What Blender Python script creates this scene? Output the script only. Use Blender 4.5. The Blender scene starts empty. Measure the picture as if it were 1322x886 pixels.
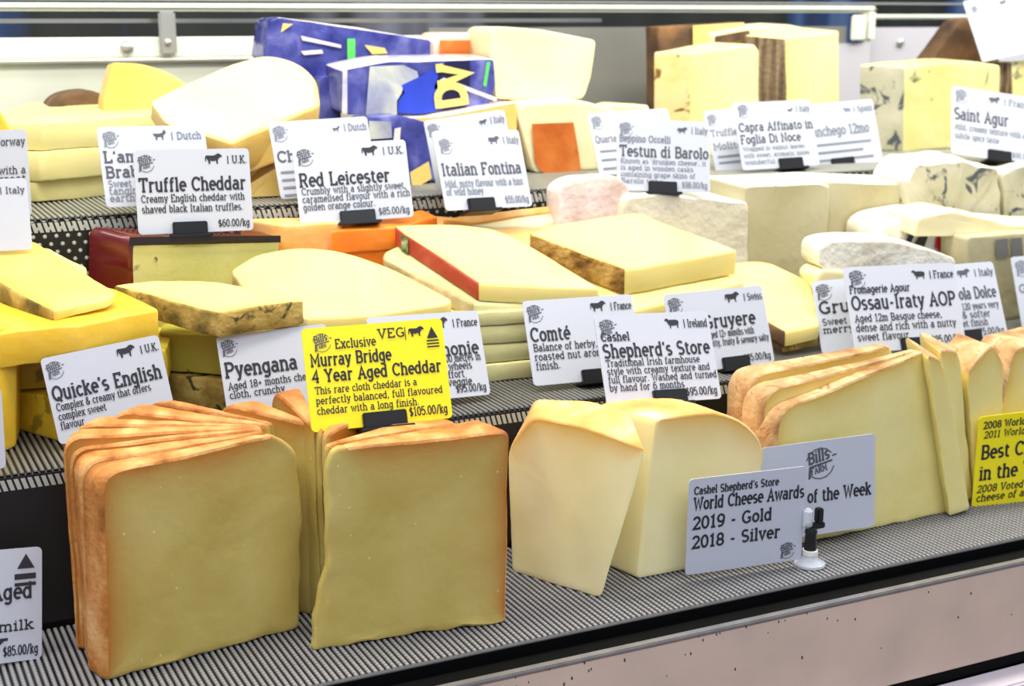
import bpy, bmesh, math, random
import numpy as np
from mathutils import Vector, Matrix, noise, geometry
random.seed(7)
COL = bpy.context.scene.collection
# ------------------------------------------------------------------ camera
CAM_H, F, YAW, PITCH = 0.43, 1836.0, math.radians(26), math.radians(12.92)
FW = np.array([math.sin(YAW)*math.cos(PITCH), math.cos(YAW)*math.cos(PITCH), -math.sin(PITCH)])
RT = np.array([math.cos(YAW), -math.sin(YAW), 0.0]); UP = np.cross(RT, FW)
C0 = np.array([0.0, 0.0, CAM_H])
cam = bpy.data.cameras.new('camera'); camo = bpy.data.objects.new('camera', cam); COL.objects.link(camo)
cam.lens = 50; cam.sensor_width = 36; cam.clip_start = .02
camo.location = (0, 0, CAM_H); camo.rotation_euler = (math.pi/2-PITCH, 0, -YAW)
cam.dof.use_dof = True; cam.dof.focus_distance = 1.06; cam.dof.aperture_fstop = 9
bpy.context.scene.camera = camo
def ray(p): return FW*F + RT*(p[0]-661) + UP*(443-p[1])
def onz(p, z): d = ray(p); return C0 + d*((z-CAM_H)/d[2])
def ony(p, y): d = ray(p); return C0 + d*(y/d[1])
def onv(p, A, B, z):
    a, b = onz(A, z), onz(B, z); n = np.cross(b-a, [0, 0, 1]); d = ray(p)
    return C0 + d*(((a-C0) @ n)/(d @ n))
def ontilt(p, A, B, dz=0):
    """a slab top sloping back: A and B are (picture point, depth) at its front and rear"""
    a, b = ony(A[0], A[1]), ony(B[0], B[1]); s = (b[2]-a[2])/(b[1]-a[1]); d = ray(p)
    return C0 + d*((a[2]+dz-s*a[1]-CAM_H)/(d[2]-s*d[1]))
def proj(P):
    q = np.asarray(P)-C0; w = q @ FW
    return np.array([661+F*(q @ RT)/w, 443-F*(q @ UP)/w])
def res(plane, pts):
    if plane is None: return [np.array(p, float) for p in pts]
    out = []
    for p in pts:
        if len(p) == 3: out.append(ony(p, p[2]))
        elif plane[0] == 'z': out.append(onz(p, plane[1]))
        elif plane[0] == 'f': out.append(ontilt(p, plane[1], plane[2], plane[3]))
        elif plane[0] == 'y': out.append(ony(p, plane[1]))
        else: out.append(onv(p, plane[1], plane[2], plane[3]))
    return out
# ------------------------------------------------------------------ object helpers
def link(name, me, parent=None):
    o = bpy.data.objects.new(name, me); COL.objects.link(o)
    if parent is not None:
        o.parent = parent
        o.matrix_parent_inverse = Matrix.Identity(4)
    return o
def tag(o, label=None, cat=None, group=None, kind=None):
    if label: o['label'] = label
    if cat: o['category'] = cat
    if group: o['group'] = group
    if kind: o['kind'] = kind
    return o
def empty(name, loc, label, cat, group=None, mat=None):
    o = bpy.data.objects.new(name, None); COL.objects.link(o); o.empty_display_size = .02
    if mat is not None: o.matrix_world = mat
    else: o.location = loc
    return tag(o, label, cat, group)
def mesh(name, verts, faces, m, parent=None, origin=(0, 0, 0), smooth=None):
    me = bpy.data.meshes.new(name)
    og = np.array(origin)
    me.from_pydata([tuple(np.array(v)-og) for v in verts], [], faces); me.update()
    if m: me.materials.append(m)
    if smooth:
        me.polygons.foreach_set('use_smooth', [True]*len(me.polygons)); me.set_sharp_from_angle(angle=math.radians(smooth))
    return link(name, me, parent)
def boxv(x0, x1, y0, y1, z0, z1):
    return [(x0,y0,z0),(x1,y0,z0),(x1,y1,z0),(x0,y1,z0),(x0,y0,z1),(x1,y0,z1),(x1,y1,z1),(x0,y1,z1)]
BOXF = [(0,3,2,1),(4,5,6,7),(0,1,5,4),(1,2,6,5),(2,3,7,6),(3,0,4,7)]
def box(name, x0, x1, y0, y1, z0, z1, m, parent=None, origin=(0, 0, 0), bev=.0015):
    bm = bmesh.new(); vs = [bm.verts.new(np.array(v)-np.array(origin)) for v in boxv(x0,x1,y0,y1,z0,z1)]
    for f in BOXF: bm.faces.new([vs[i] for i in f])
    if bev: bmesh.ops.bevel(bm, geom=bm.edges[:], offset=bev, segments=2, affect='EDGES')
    bmesh.ops.recalc_face_normals(bm, faces=bm.faces[:])
    me = bpy.data.meshes.new(name); bm.to_mesh(me); bm.free(); me.materials.append(m)
    me.polygons.foreach_set('use_smooth', [True]*len(me.polygons)); me.set_sharp_from_angle(angle=math.radians(40))
    return link(name, me, parent)
# ------------------------------------------------------------------ materials
def lin(c):
    r = []
    for v in c[:3]:
        v = v/255.0
        r.append(v/12.92 if v <= .04045 else ((v+.055)/1.055)**2.4)
    return (*r, 1.0)
def newmat(name):
    m = bpy.data.materials.new(name); m.use_nodes = True
    nt = m.node_tree; b = nt.nodes['Principled BSDF']
    return m, nt, b
def N(nt, t, **kw):
    n = nt.nodes.new(t)
    for k, v in kw.items(): setattr(n, k, v)
    return n
def flat(name, c, rough=.5, metal=0, spec=.5, var=0, vscale=30, bump=0, bscale=200, coat=0):
    m, nt, b = newmat(name); L = nt.links
    b.inputs['Base Color'].default_value = lin(c); b.inputs['Roughness'].default_value = rough
    b.inputs['Metallic'].default_value = metal; b.inputs['Specular IOR Level'].default_value = spec
    b.inputs['Coat Weight'].default_value = coat
    tc = N(nt, 'ShaderNodeTexCoord')
    if var:
        nz = N(nt, 'ShaderNodeTexNoise'); nz.inputs['Scale'].default_value = vscale; nz.inputs['Detail'].default_value = 4
        L.new(tc.outputs['Object'], nz.inputs['Vector'])
        mp = N(nt, 'ShaderNodeMapRange'); mp.inputs['From Min'].default_value = .3; mp.inputs['From Max'].default_value = .7
        mp.inputs['To Min'].default_value = 1-var; mp.inputs['To Max'].default_value = 1+var
        L.new(nz.outputs['Fac'], mp.inputs['Value'])
        hs = N(nt, 'ShaderNodeHueSaturation'); hs.inputs['Color'].default_value = lin(c)
        L.new(mp.outputs['Result'], hs.inputs['Value']); L.new(hs.outputs['Color'], b.inputs['Base Color'])
    if bump:
        nz = N(nt, 'ShaderNodeTexNoise'); nz.inputs['Scale'].default_value = bscale
        L.new(tc.outputs['Object'], nz.inputs['Vector'])
        bp = N(nt, 'ShaderNodeBump'); bp.inputs['Strength'].default_value = bump; bp.inputs['Distance'].default_value = .002
        L.new(nz.outputs['Fac'], bp.inputs['Height']); L.new(bp.outputs['Normal'], b.inputs['Normal'])
    return m
def cheese(name, cols, scale=18, edge=None, veins=None, vcov=.62, vscale=60, specks=0, rough=.42, sss=.25, bump=.15, bscale=160, stretch=None, dist=.4):
    """cols: list of sRGB colours mixed by noise; edge: colour towards the rind (attribute rd); veins: colour of spots or veins"""
    m, nt, b = newmat(name); L = nt.links
    tc = N(nt, 'ShaderNodeTexCoord'); vec = tc.outputs['Object']
    if stretch:
        mp = N(nt, 'ShaderNodeMapping'); mp.inputs['Scale'].default_value = stretch; L.new(vec, mp.inputs['Vector']); vec = mp.outputs['Vector']
    nz = N(nt, 'ShaderNodeTexNoise'); nz.inputs['Scale'].default_value = scale; nz.inputs['Detail'].default_value = 5; nz.inputs['Distortion'].default_value = dist
    L.new(vec, nz.inputs['Vector'])
    rp = N(nt, 'ShaderNodeValToRGB'); el = rp.color_ramp.elements
    n = len(cols)
    for i, c in enumerate(cols):
        pos = .32 + .36*i/max(1, n-1)
        e = el[i] if i < 2 else el.new(pos)
        e.position = pos; e.color = lin(c)
    if n == 1: el[1].color = lin(cols[0])
    L.new(nz.outputs['Fac'], rp.inputs['Fac']); col = rp.outputs['Color']
    if edge:
        at = N(nt, 'ShaderNodeAttribute', attribute_name='rd')
        mx = N(nt, 'ShaderNodeMix', data_type='RGBA'); mx.inputs[7].default_value = lin(edge)
        n2 = N(nt, 'ShaderNodeTexNoise'); n2.inputs['Scale'].default_value = 35; L.new(tc.outputs['Object'], n2.inputs['Vector'])
        ma = N(nt, 'ShaderNodeMath', operation='MULTIPLY_ADD'); ma.inputs[1].default_value = .7; ma.inputs[2].default_value = .6
        L.new(n2.outputs['Fac'], ma.inputs[0])
        mm = N(nt, 'ShaderNodeMath', operation='MULTIPLY', use_clamp=True); L.new(at.outputs['Fac'], mm.inputs[0]); L.new(ma.outputs[0], mm.inputs[1])
        L.new(mm.outputs[0], mx.inputs[0]); L.new(col, mx.inputs[6]); col = mx.outputs[2]
    if veins:
        n3 = N(nt, 'ShaderNodeTexNoise'); n3.inputs['Scale'].default_value = vscale; n3.inputs['Detail'].default_value = 3; n3.inputs['Distortion'].default_value = 1.2
        L.new(vec, n3.inputs['Vector'])
        mr = N(nt, 'ShaderNodeMapRange'); mr.inputs['From Min'].default_value = vcov; mr.inputs['From Max'].default_value = vcov+.07
        L.new(n3.outputs['Fac'], mr.inputs['Value'])
        mx = N(nt, 'ShaderNodeMix', data_type='RGBA'); mx.inputs[7].default_value = lin(veins)
        L.new(mr.outputs['Result'], mx.inputs[0]); L.new(col, mx.inputs[6]); col = mx.outputs[2]
    if specks:
        vo = N(nt, 'ShaderNodeTexVoronoi'); vo.inputs['Scale'].default_value = 150; L.new(tc.outputs['Object'], vo.inputs['Vector'])
        mr = N(nt, 'ShaderNodeMapRange'); mr.inputs['From Min'].default_value = .05; mr.inputs['From Max'].default_value = .16
        mr.inputs['To Min'].default_value = specks; mr.inputs['To Max'].default_value = 0
        L.new(vo.outputs['Distance'], mr.inputs['Value'])
        sc_ = N(nt, 'ShaderNodeSeparateColor'); L.new(vo.outputs['Color'], sc_.inputs[0])
        gt = N(nt, 'ShaderNodeMath', operation='GREATER_THAN'); gt.inputs[1].default_value = .9; L.new(sc_.outputs[0], gt.inputs[0])
        mu = N(nt, 'ShaderNodeMath', operation='MULTIPLY'); L.new(gt.outputs[0], mu.inputs[0]); L.new(mr.outputs['Result'], mu.inputs[1])
        mx = N(nt, 'ShaderNodeMix', data_type='RGBA'); mx.inputs[7].default_value = lin((250, 240, 205))
        L.new(mu.outputs[0], mx.inputs[0]); L.new(col, mx.inputs[6]); col = mx.outputs[2]
    L.new(col, b.inputs['Base Color'])
    b.inputs['Roughness'].default_value = rough; b.inputs['Specular IOR Level'].default_value = .35
    if sss:
        b.inputs['Subsurface Weight'].default_value = sss; b.inputs['Subsurface Radius'].default_value = (1, .7, .3); b.inputs['Subsurface Scale'].default_value = .006
    if bump:
        n4 = N(nt, 'ShaderNodeTexNoise'); n4.inputs['Scale'].default_value = bscale; n4.inputs['Detail'].default_value = 4; L.new(tc.outputs['Object'], n4.inputs['Vector'])
        bp = N(nt, 'ShaderNodeBump'); bp.inputs['Strength'].default_value = bump; bp.inputs['Distance'].default_value = .003
        L.new(n4.outputs['Fac'], bp.inputs['Height']); L.new(bp.outputs['Normal'], b.inputs['Normal'])
    return m
def hexdots(name):
    m, nt, b = newmat(name); L = nt.links
    tc = N(nt, 'ShaderNodeTexCoord'); sp = N(nt, 'ShaderNodeSeparateXYZ'); L.new(tc.outputs['Object'], sp.inputs[0])
    def math_(op, a, bb=None):
        n = N(nt, 'ShaderNodeMath', operation=op)
        for i, v in enumerate((a, bb)):
            if v is None: continue
            if isinstance(v, (int, float)): n.inputs[i].default_value = v
            else: L.new(v, n.inputs[i])
        return n.outputs[0]
    px, pz = .0092, .0132
    ds = []
    for off in (0, .5):
        u = math_('SUBTRACT', math_('FRACT', math_('ADD', math_('DIVIDE', sp.outputs[0], px), off+50)), .5)
        v = math_('SUBTRACT', math_('FRACT', math_('ADD', math_('DIVIDE', sp.outputs[2], pz), off+50)), .5)
        u = math_('MULTIPLY', u, px*1000); v = math_('MULTIPLY', v, pz*1000)
        ds.append(math_('SQRT', math_('ADD', math_('MULTIPLY', u, u), math_('MULTIPLY', v, v))))
    d = math_('MINIMUM', ds[0], ds[1])
    mr = N(nt, 'ShaderNodeMapRange'); mr.inputs['From Min'].default_value = 1.1; mr.inputs['From Max'].default_value = 2.0
    mr.inputs['To Min'].default_value = 1; mr.inputs['To Max'].default_value = 0; L.new(d, mr.inputs['Value'])
    mx = N(nt, 'ShaderNodeMix', data_type='RGBA'); mx.inputs[6].default_value = lin((22, 22, 20)); mx.inputs[7].default_value = lin((190, 192, 178))
    L.new(mr.outputs['Result'], mx.inputs[0]); L.new(mx.outputs[2], b.inputs['Base Color'])
    bp = N(nt, 'ShaderNodeBump'); bp.inputs['Strength'].default_value = .6; bp.inputs['Distance'].default_value = .002
    L.new(mr.outputs['Result'], bp.inputs['Height']); L.new(bp.outputs['Normal'], b.inputs['Normal'])
    b.inputs['Roughness'].default_value = .4
    return m
def ribmat(name, hi, lo, zlo, zhi):
    m, nt, b = newmat(name); L = nt.links
    tc = N(nt, 'ShaderNodeTexCoord'); sp = N(nt, 'ShaderNodeSeparateXYZ'); L.new(tc.outputs['Object'], sp.inputs[0])
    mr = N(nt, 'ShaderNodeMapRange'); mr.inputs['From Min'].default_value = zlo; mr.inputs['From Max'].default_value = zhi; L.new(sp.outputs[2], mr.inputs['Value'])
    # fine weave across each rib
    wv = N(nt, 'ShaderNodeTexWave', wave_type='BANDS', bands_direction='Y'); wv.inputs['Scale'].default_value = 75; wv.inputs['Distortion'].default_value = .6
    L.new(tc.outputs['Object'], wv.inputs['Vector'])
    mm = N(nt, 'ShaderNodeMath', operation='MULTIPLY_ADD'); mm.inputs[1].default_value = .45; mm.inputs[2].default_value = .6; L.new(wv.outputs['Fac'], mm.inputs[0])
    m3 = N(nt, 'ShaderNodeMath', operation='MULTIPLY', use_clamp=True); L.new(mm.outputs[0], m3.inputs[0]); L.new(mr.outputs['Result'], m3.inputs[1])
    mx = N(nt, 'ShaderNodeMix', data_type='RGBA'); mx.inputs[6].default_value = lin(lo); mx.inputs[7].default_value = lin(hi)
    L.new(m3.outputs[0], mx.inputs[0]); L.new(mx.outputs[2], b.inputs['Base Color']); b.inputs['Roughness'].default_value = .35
    return m
# ------------------------------------------------------------------ the cheese solid
def sub6(P, Q, rad, flags, step=.007):
    n = len(P); V = [np.concatenate([P[i], Q[i]]) for i in range(n)]
    rad = rad if isinstance(rad, (list, tuple)) else [rad]*n
    cut = []
    for i in range(n):
        a, p, b = V[i-1], V[i], V[(i+1) % n]
        la, lb = np.linalg.norm((a-p)[:3]), np.linalg.norm((b-p)[:3])
        cut.append((p+(a-p)*min(.45, rad[i]/max(la, 1e-6)), p+(b-p)*min(.45, rad[i]/max(lb, 1e-6))))
    pts, fl = [], []
    for i in range(n):
        c0, c1 = cut[i]; k = 6
        for j in range(k):
            t = j/k
            pts.append((1-t)**2*c0+2*t*(1-t)*V[i]+t*t*c1); fl.append(flags[i-1] if t < .5 else flags[i])
        nx = cut[(i+1) % n][0]; Ls = np.linalg.norm((nx-c1)[:3]); s = max(1, int(Ls/step))
        for j in range(s):
            pts.append(c1+(nx-c1)*j/s); fl.append(flags[i])
    return pts, fl
def build_solid(P, Q, rad, flags, bev, amp, freq, rw, cut_amp, step):
    pts, fl = sub6(P, Q, rad, flags, step)
    m = len(pts); A = [p[:3] for p in pts]; B = [p[3:] for p in pts]
    ca, cb = sum(A)/m, sum(B)/m
    depth = sum(np.linalg.norm(A[i]-B[i]) for i in range(m))/m
    s_b = min(.3, bev/max(depth, 1e-5))
    rings = []
    for d in (-.94, -.84, -.7, -.54, -.38, -.24): rings.append((0, d))
    rings += [(0, bev+.008), (0, bev+.0035)]
    rings += [(0, bev), (s_b*.3, bev*.3), (s_b, 0)]
    ns = max(1, int(depth/.009))
    rings += [(s_b+(1-2*s_b)*k/ns, 0) for k in range(1, ns)]
    rings += [(1-s_b, 0), (1-s_b*.3, bev*.3), (1, bev), (1, -.5)]
    bm = bmesh.new(); lay = bm.verts.layers.float.new('rd')
    rr = [1.0 if (fl[i] or fl[i-1]) else 0.0 for i in range(m)]
    kern = [math.exp(-(j/4.0)**2) for j in range(-9, 10)]; ks = sum(kern)
    rr = [sum(kern[j+9]*rr[(i+j) % m] for j in range(-9, 10))/ks for i in range(m)] if m > 20 else rr
    R = []
    for s, d in rings:
        row = []
        for i in range(m):
            p = A[i]+(B[i]-A[i])*s; c = ca+(cb-ca)*s
            dc = np.linalg.norm(c-p); t = -d if d < 0 else min(d/max(dc, 1e-6), .2 if d > bev else .12); q = p+(c-p)*t
            dd = t*dc
            r = rr[i]
            v = Vector(q)
            nv = noise.noise_vector(v*freq)*amp + noise.noise_vector(v*freq*4.3)*amp*.35
            if cut_amp and 0 <= d <= bev and not fl[i]: nv += noise.noise_vector(v*55)*cut_amp
            bv = bm.verts.new(v+nv); bv[lay] = r*math.exp(-max(0, dd-bev)/rw) if s < .5 else r
            row.append(bv)
        R.append(row)
    c0 = bm.verts.new(ca); c1 = bm.verts.new(cb)
    for k in range(len(R)-1):
        iswall = k >= 8 and k < len(R)-2
        for i in range(m):
            j = (i+1) % m
            try: f = bm.faces.new((R[k][i], R[k][j], R[k+1][j], R[k+1][i]))
            except ValueError: continue
            f.material_index = 1 if (iswall and fl[i]) else 0
    for i in range(m):
        j = (i+1) % m
        bm.faces.new((R[0][i], c0, R[0][j])); bm.faces.new((R[-1][i], R[-1][j], c1))
    bmesh.ops.recalc_face_normals(bm, faces=bm.faces[:])
    return bm
def split_obj(bm, idx, name, m, parent, og, ang=38):
    b2 = bm.copy()
    kill = [f for f in b2.faces if f.material_index != idx]
    bmesh.ops.delete(b2, geom=kill, context='FACES')
    for f in b2.faces: f.material_index = 0; f.smooth = True
    bmesh.ops.translate(b2, verts=b2.verts[:], vec=-Vector(og))
    me = bpy.data.meshes.new(name); b2.to_mesh(me); b2.free()
    me.materials.append(m); me.set_sharp_from_angle(angle=math.radians(ang))
    return link(name, me, parent)
def solid(name, label, plane, pts, off, paste, rind=None, re=(), rad=.003, bev=.0018, amp=.0007, freq=28, rw=.012, cut_amp=0, group=None, cat='cheese', step=.007, rname='rind', pname='paste', base=None):
    P = res(plane, pts); n = len(P)
    if isinstance(off, (list, tuple)) and len(off) == n and not isinstance(off[0], (int, float)): Q = [P[i]+np.array(off[i]) for i in range(n)]
    elif callable(off): Q = [np.array(off(p)) for p in P]
    else: Q = [p+np.array(off) for p in P]
    if plane is not None and plane[0] == 'y' and not any(k in label for k in ('lying', 'of the pile', 'under the tilted', 'pale slab edge', 'smooth ivory', 'flat white brie')):
        zf = Z2 if plane[1] < 1.21 else Z3          # upright pieces stand on their step
        for V in (P, Q):
            lo = min(v[2] for v in V)
            for v in V:
                if v[2] < lo+.02: v[2] = zf
    if min(v[1] for v in P+Q) < 1.19:
        for v in P+Q: v[1] = min(v[1], 1.203)       # nothing on the middle step reaches into the riser
    flags = [(i in re) and rind is not None for i in range(n)]
    bm = build_solid(P, Q, rad, flags, bev, amp, freq, rw, cut_amp, step)
    allp = np.array(P+Q); og = np.array([allp[:, 0].mean(), allp[:, 1].mean(), allp[:, 2].min()])
    if rind is None or not any(flags):
        for f in bm.faces: f.material_index = 0
        o = split_obj(bm, 0, name, paste, None, og); o.location = og; tag(o, label, cat, group)
    else:
        o = empty(name, og, label, cat, group)
        split_obj(bm, 0, pname, paste, o, og); split_obj(bm, 1, rname, rind, o, og)
    bm.free()
    return o
def drop(z): return lambda p: (p[0], p[1], z)
def decal(name, plane, pts, m, parent, lift=.0012, direction=None):
    """a flat print or sticker on a face of its parent"""
    P = res(plane, pts); n = np.cross(P[1]-P[0], P[2]-P[0]); n /= np.linalg.norm(n)
    if n @ (C0-P[0]) < 0: n = -n
    og = np.array(parent.location)
    P3 = [Vector(p) for p in P]
    tri = geometry.tessellate_polygon([P3])
    front = [p+n*lift for p in P]
    return mesh(name, front, [tuple(t) for t in tri], m, parent, og)
# ------------------------------------------------------------------ slab-serif stroke lettering (cap height 7, x-height 5)
def AR(cx, cy, rx, ry, a0, a1):
    k = max(4, int(abs(a1-a0)/22))
    return [(cx+rx*math.cos(math.radians(a0+(a1-a0)*i/k)), cy+ry*math.sin(math.radians(a0+(a1-a0)*i/k))) for i in range(k+1)]
def SL(x, y=0, h=1.15): return [(x-h, y), (x+h, y)]
G = {
 'a': (4.8, [AR(2.0,1.45,1.6,1.4,0,360), [(3.7,0),(3.7,3.5)]+AR(2.2,3.5,1.5,1.4,0,150), [(3.7,0),(4.6,0)]]),
 'b': (4.9, [[(-.1,7),(.9,7),(.9,0)], AR(2.6,2.4,1.75,2.4,0,360)]),
 'c': (4.3, [AR(2.4,2.45,1.85,2.4,40,320)]),
 'd': (5.1, [[(3.1,7),(3.9,7),(3.9,0),(4.7,0)], AR(2.2,2.4,1.75,2.4,0,360)]),
 'e': (4.6, [[(.5,2.55),(4.2,2.55)]+AR(2.35,2.45,1.85,2.4,10,310)]),
 'f': (3.4, [[(1.3,0),(1.3,5.6)]+AR(2.6,5.7,1.3,1.3,180,60), [(.3,4.9),(2.9,4.9)], SL(1.3)]),
 'g': (4.9, [AR(2.2,2.5,1.7,2.3,0,360), [(4.6,4.9),(3.9,4.9),(3.9,-.6)]+AR(2.3,-.6,1.6,1.5,0,-150)]),
 'h': (5.2, [[(-.1,7),(.95,7),(.95,0)], AR(2.55,3.3,1.55,1.6,180,0)+[(4.1,0)], SL(.95), SL(4.1)]),
 'i': (2.4, [[(0,4.9),(1.2,4.9),(1.2,0)], SL(1.2), [(1.2,6.3),(1.2,7.2)]]),
 'k': (4.9, [[(-.1,7),(.95,7),(.95,0)], [(.95,2.2),(3.7,4.9)], [(1.9,3.1),(4.0,0)], SL(.95), SL(4.1,0,1.0), SL(3.6,4.9,1.0)]),
 'l': (2.4, [[(0,7),(1.2,7),(1.2,0)], SL(1.2)]),
 'm': (7.4, [[(-.1,4.9),(.95,4.9),(.95,0)], AR(2.3,3.4,1.35,1.5,180,0)+[(3.65,0)], AR(5.0,3.4,1.35,1.5,180,0)+[(6.35,0)], SL(.95,0,1.0), SL(3.65,0,1.0), SL(6.35,0,1.0)]),
 'n': (5.2, [[(-.1,4.9),(.95,4.9),(.95,0)], AR(2.55,3.3,1.55,1.6,180,0)+[(4.1,0)], SL(.95), SL(4.1)]),
 'o': (4.7, [AR(2.35,2.45,1.85,2.4,0,360)]),
 'p': (4.9, [[(-.1,4.9),(.95,4.9),(.95,-2)], AR(2.6,2.5,1.7,2.4,0,360), SL(.95,-2)]),
 'q': (4.9, [[(4.5,4.9),(3.9,4.9),(3.9,-2)], AR(2.2,2.5,1.7,2.4,0,360), SL(3.9,-2)]),
 'r': (3.9, [[(.3,4.9),(1.1,4.9),(1.1,0)], AR(2.7,3.2,1.6,1.6,180,50), SL(1.1,0,1.0)]),
 's': (4.2, [AR(2.1,3.65,1.45,1.25,40,270)+AR(2.1,1.2,1.55,1.2,90,-140)]),
 't': (3.5, [[(1.3,6.4),(1.3,1.3)]+AR(2.5,1.3,1.2,1.3,180,310), [(.2,4.9),(3.0,4.9)]]),
 'u': (5.2, [[(-.1,4.9),(.95,4.9),(.95,1.6)]+AR(2.5,1.6,1.55,1.6,180,360), [(3.3,4.9),(4.05,4.9),(4.05,0),(4.9,0)]]),
 'v': (4.8, [[(.7,4.9),(2.4,0),(4.1,4.9)], SL(.8,4.9,1.0), SL(4.0,4.9,1.0)]),
 'w': (7.0, [[(.7,4.9),(2.1,0),(3.5,4.7),(4.9,0),(6.3,4.9)], SL(.8,4.9,1.0), SL(6.2,4.9,1.0)]),
 'x': (4.8, [[(.7,4.9),(4.1,0)], [(4.1,4.9),(.7,0)], SL(.8,4.9,1.0), SL(4.0,4.9,1.0), SL(.8,0,1.0), SL(4.0,0,1.0)]),
 'y': (4.8, [[(.7,4.9),(2.4,.2)], [(4.1,4.9),(2.0,-1.4),(.8,-2)], SL(.8,4.9,1.0), SL(4.0,4.9,1.0)]),
 'A': (6.4, [[(.9,0),(3.2,7),(5.5,0)], [(1.9,2.4),(4.5,2.4)], SL(.9), SL(5.5)]),
 'B': (5.8, [[(.2,7),(3.4,7)]+AR(3.4,5.3,1.5,1.7,90,-90)+[(1.1,3.6)], AR(3.4,1.8,1.8,1.8,90,-90)+[(.2,0)], [(1.1,7),(1.1,0)]]),
 'C': (6.0, [AR(3.3,3.5,2.7,3.5,45,315), [(5.25,5.2),(5.25,6.9)]]),
 'D': (6.4, [[(.2,7),(2.8,7)]+AR(2.8,3.5,2.9,3.5,90,-90)+[(.2,0)], [(1.1,7),(1.1,0)]]),
 'E': (5.6, [[(.2,7),(4.8,7),(4.8,5.6)], [(1.1,7),(1.1,0)], [(1.1,3.6),(3.6,3.6)], [(.2,0),(4.9,0),(4.9,1.4)]]),
 'F': (5.4, [[(.2,7),(4.8,7),(4.8,5.6)], [(1.1,7),(1.1,0)], [(1.1,3.6),(3.6,3.6)], SL(1.1)]),
 'G': (6.4, [AR(3.3,3.5,2.7,3.5,45,300)+[(5.4,.8),(5.4,3.0),(3.8,3.0)]]),
 'I': (3.0, [[(1.5,7),(1.5,0)], SL(1.5,7,1.1), SL(1.5,0,1.1)]),
 'K': (6.2, [[(1.1,7),(1.1,0)], [(1.1,2.8),(4.9,7)], [(2.4,4.2),(5.1,0)], SL(1.1), SL(1.1,7), SL(5.2), SL(4.8,7)]),
 'L': (5.2, [[(1.1,7),(1.1,0)], SL(1.1,7), [(.2,0),(4.6,0),(4.6,1.8)]]),
 'M': (7.6, [[(1.1,0),(1.1,7),(3.8,2),(6.5,7),(6.5,0)], SL(1.1), SL(6.5), [(.2,7),(1.1,7)], [(6.5,7),(7.4,7)]]),
 'N': (6.6, [[(1.1,0),(1.1,7),(5.4,0),(5.4,7)], SL(1.1), SL(5.4,7), [(.2,7),(1.1,7)]]),
 'O': (6.8, [AR(3.4,3.5,2.8,3.5,0,360)]),
 'P': (5.6, [[(.2,7),(3.2,7)]+AR(3.2,5.1,1.8,1.9,90,-90)+[(1.1,3.2)], [(1.1,7),(1.1,0)], SL(1.1)]),
 'Q': (6.8, [AR(3.4,3.5,2.8,3.5,0,360), [(3.2,1.6),(5.6,-1.0)]]),
 'R': (6.0, [[(.2,7),(3.2,7)]+AR(3.2,5.2,1.7,1.8,90,-90)+[(1.1,3.4)], [(1.1,7),(1.1,0)], SL(1.1), [(3.2,3.4),(4.9,0),(5.7,0)]]),
 'S': (5.4, [AR(2.7,5.2,1.95,1.8,35,270)+AR(2.7,1.75,2.05,1.75,90,-145)]),
 'T': (6.0, [[(.5,5.5),(.5,7),(5.5,7),(5.5,5.5)], [(3,7),(3,0)], SL(3)]),
 'U': (6.4, [[(1.1,7),(1.1,2.4)]+AR(3.2,2.4,2.1,2.4,180,360)+[(5.3,7)], SL(1.1,7), SL(5.3,7)]),
 'V': (6.2, [[(.9,7),(3.1,0),(5.3,7)], SL(.9,7), SL(5.3,7)]),
 'W': (8.4, [[(.9,7),(2.5,0),(4.2,6.4),(5.9,0),(7.5,7)], SL(.9,7), SL(7.5,7)]),
 'Y': (6.0, [[(.8,7),(3,3.2),(5.2,7)], [(3,3.2),(3,0)], SL(3), SL(.9,7), SL(5.1,7)]),
 '0': (5.2, [AR(2.6,3.5,2.0,3.5,0,360)]),
 '1': (4.0, [[(.6,5.8),(2.1,7),(2.1,0)], SL(2.1,0,1.4)]),
 '2': (5.0, [AR(2.5,5.1,1.9,1.9,170,-20)+[(.6,0),(4.5,0),(4.5,1.1)]]),
 '4': (5.4, [[(3.7,0),(3.7,7),(.5,2.1),(4.9,2.1)], SL(3.7,0,1.0)]),
 '5': (5.0, [[(4.2,7),(1.0,7),(.8,4.0)]+AR(2.4,2.3,2.1,2.3,110,-150)]),
 '6': (5.2, [AR(2.6,2.2,2.0,2.2,0,360), [(.6,2.2),(.9,4.6)]+AR(3.2,4.5,2.3,2.5,170,60)]),
 '7': (4.8, [[(.6,5.7),(.6,7),(4.3,7),(2.0,0)]]),
 '8': (5.2, [AR(2.6,5.2,1.7,1.8,0,360), AR(2.6,1.75,2.0,1.75,0,360)]),
 '9': (5.2, [AR(2.6,4.8,2.0,2.2,0,360), [(4.6,4.8),(4.3,2.4)]+AR(2.0,2.5,2.3,2.5,-10,-120)]),
 "'": (1.8, [[(.9,7.2),(.8,5.4)]]), '.': (2.0, [[(1,0),(1,1.0)]]), ',': (2.0, [[(1.1,1.0),(.6,-1.1)]]),
 '/': (4.0, [[(.5,-.6),(3.5,7.4)]]), '-': (3.6, [[(.6,2.6),(3.0,2.6)]]), '|': (2.4, [[(1.2,-.8),(1.2,7.4)]]),
 '+': (4.6, [[(.6,3),(4.0,3)], [(2.3,1.3),(2.3,4.7)]]), '&': (5.8, [[(5.2,0),(1.4,5.0)]+AR(2.5,5.7,1.2,1.3,200,-20)+[(1.2,3.0)]+AR(2.4,1.7,1.8,1.7,140,330)+[(5.2,3.4)]]),
 '$': (5.2, [AR(2.6,4.8,1.8,1.5,35,270)+AR(2.6,1.9,1.9,1.5,90,-145), [(2.6,7.6),(2.6,-.8)]]),
 ' ': (2.8, []),
}
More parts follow.
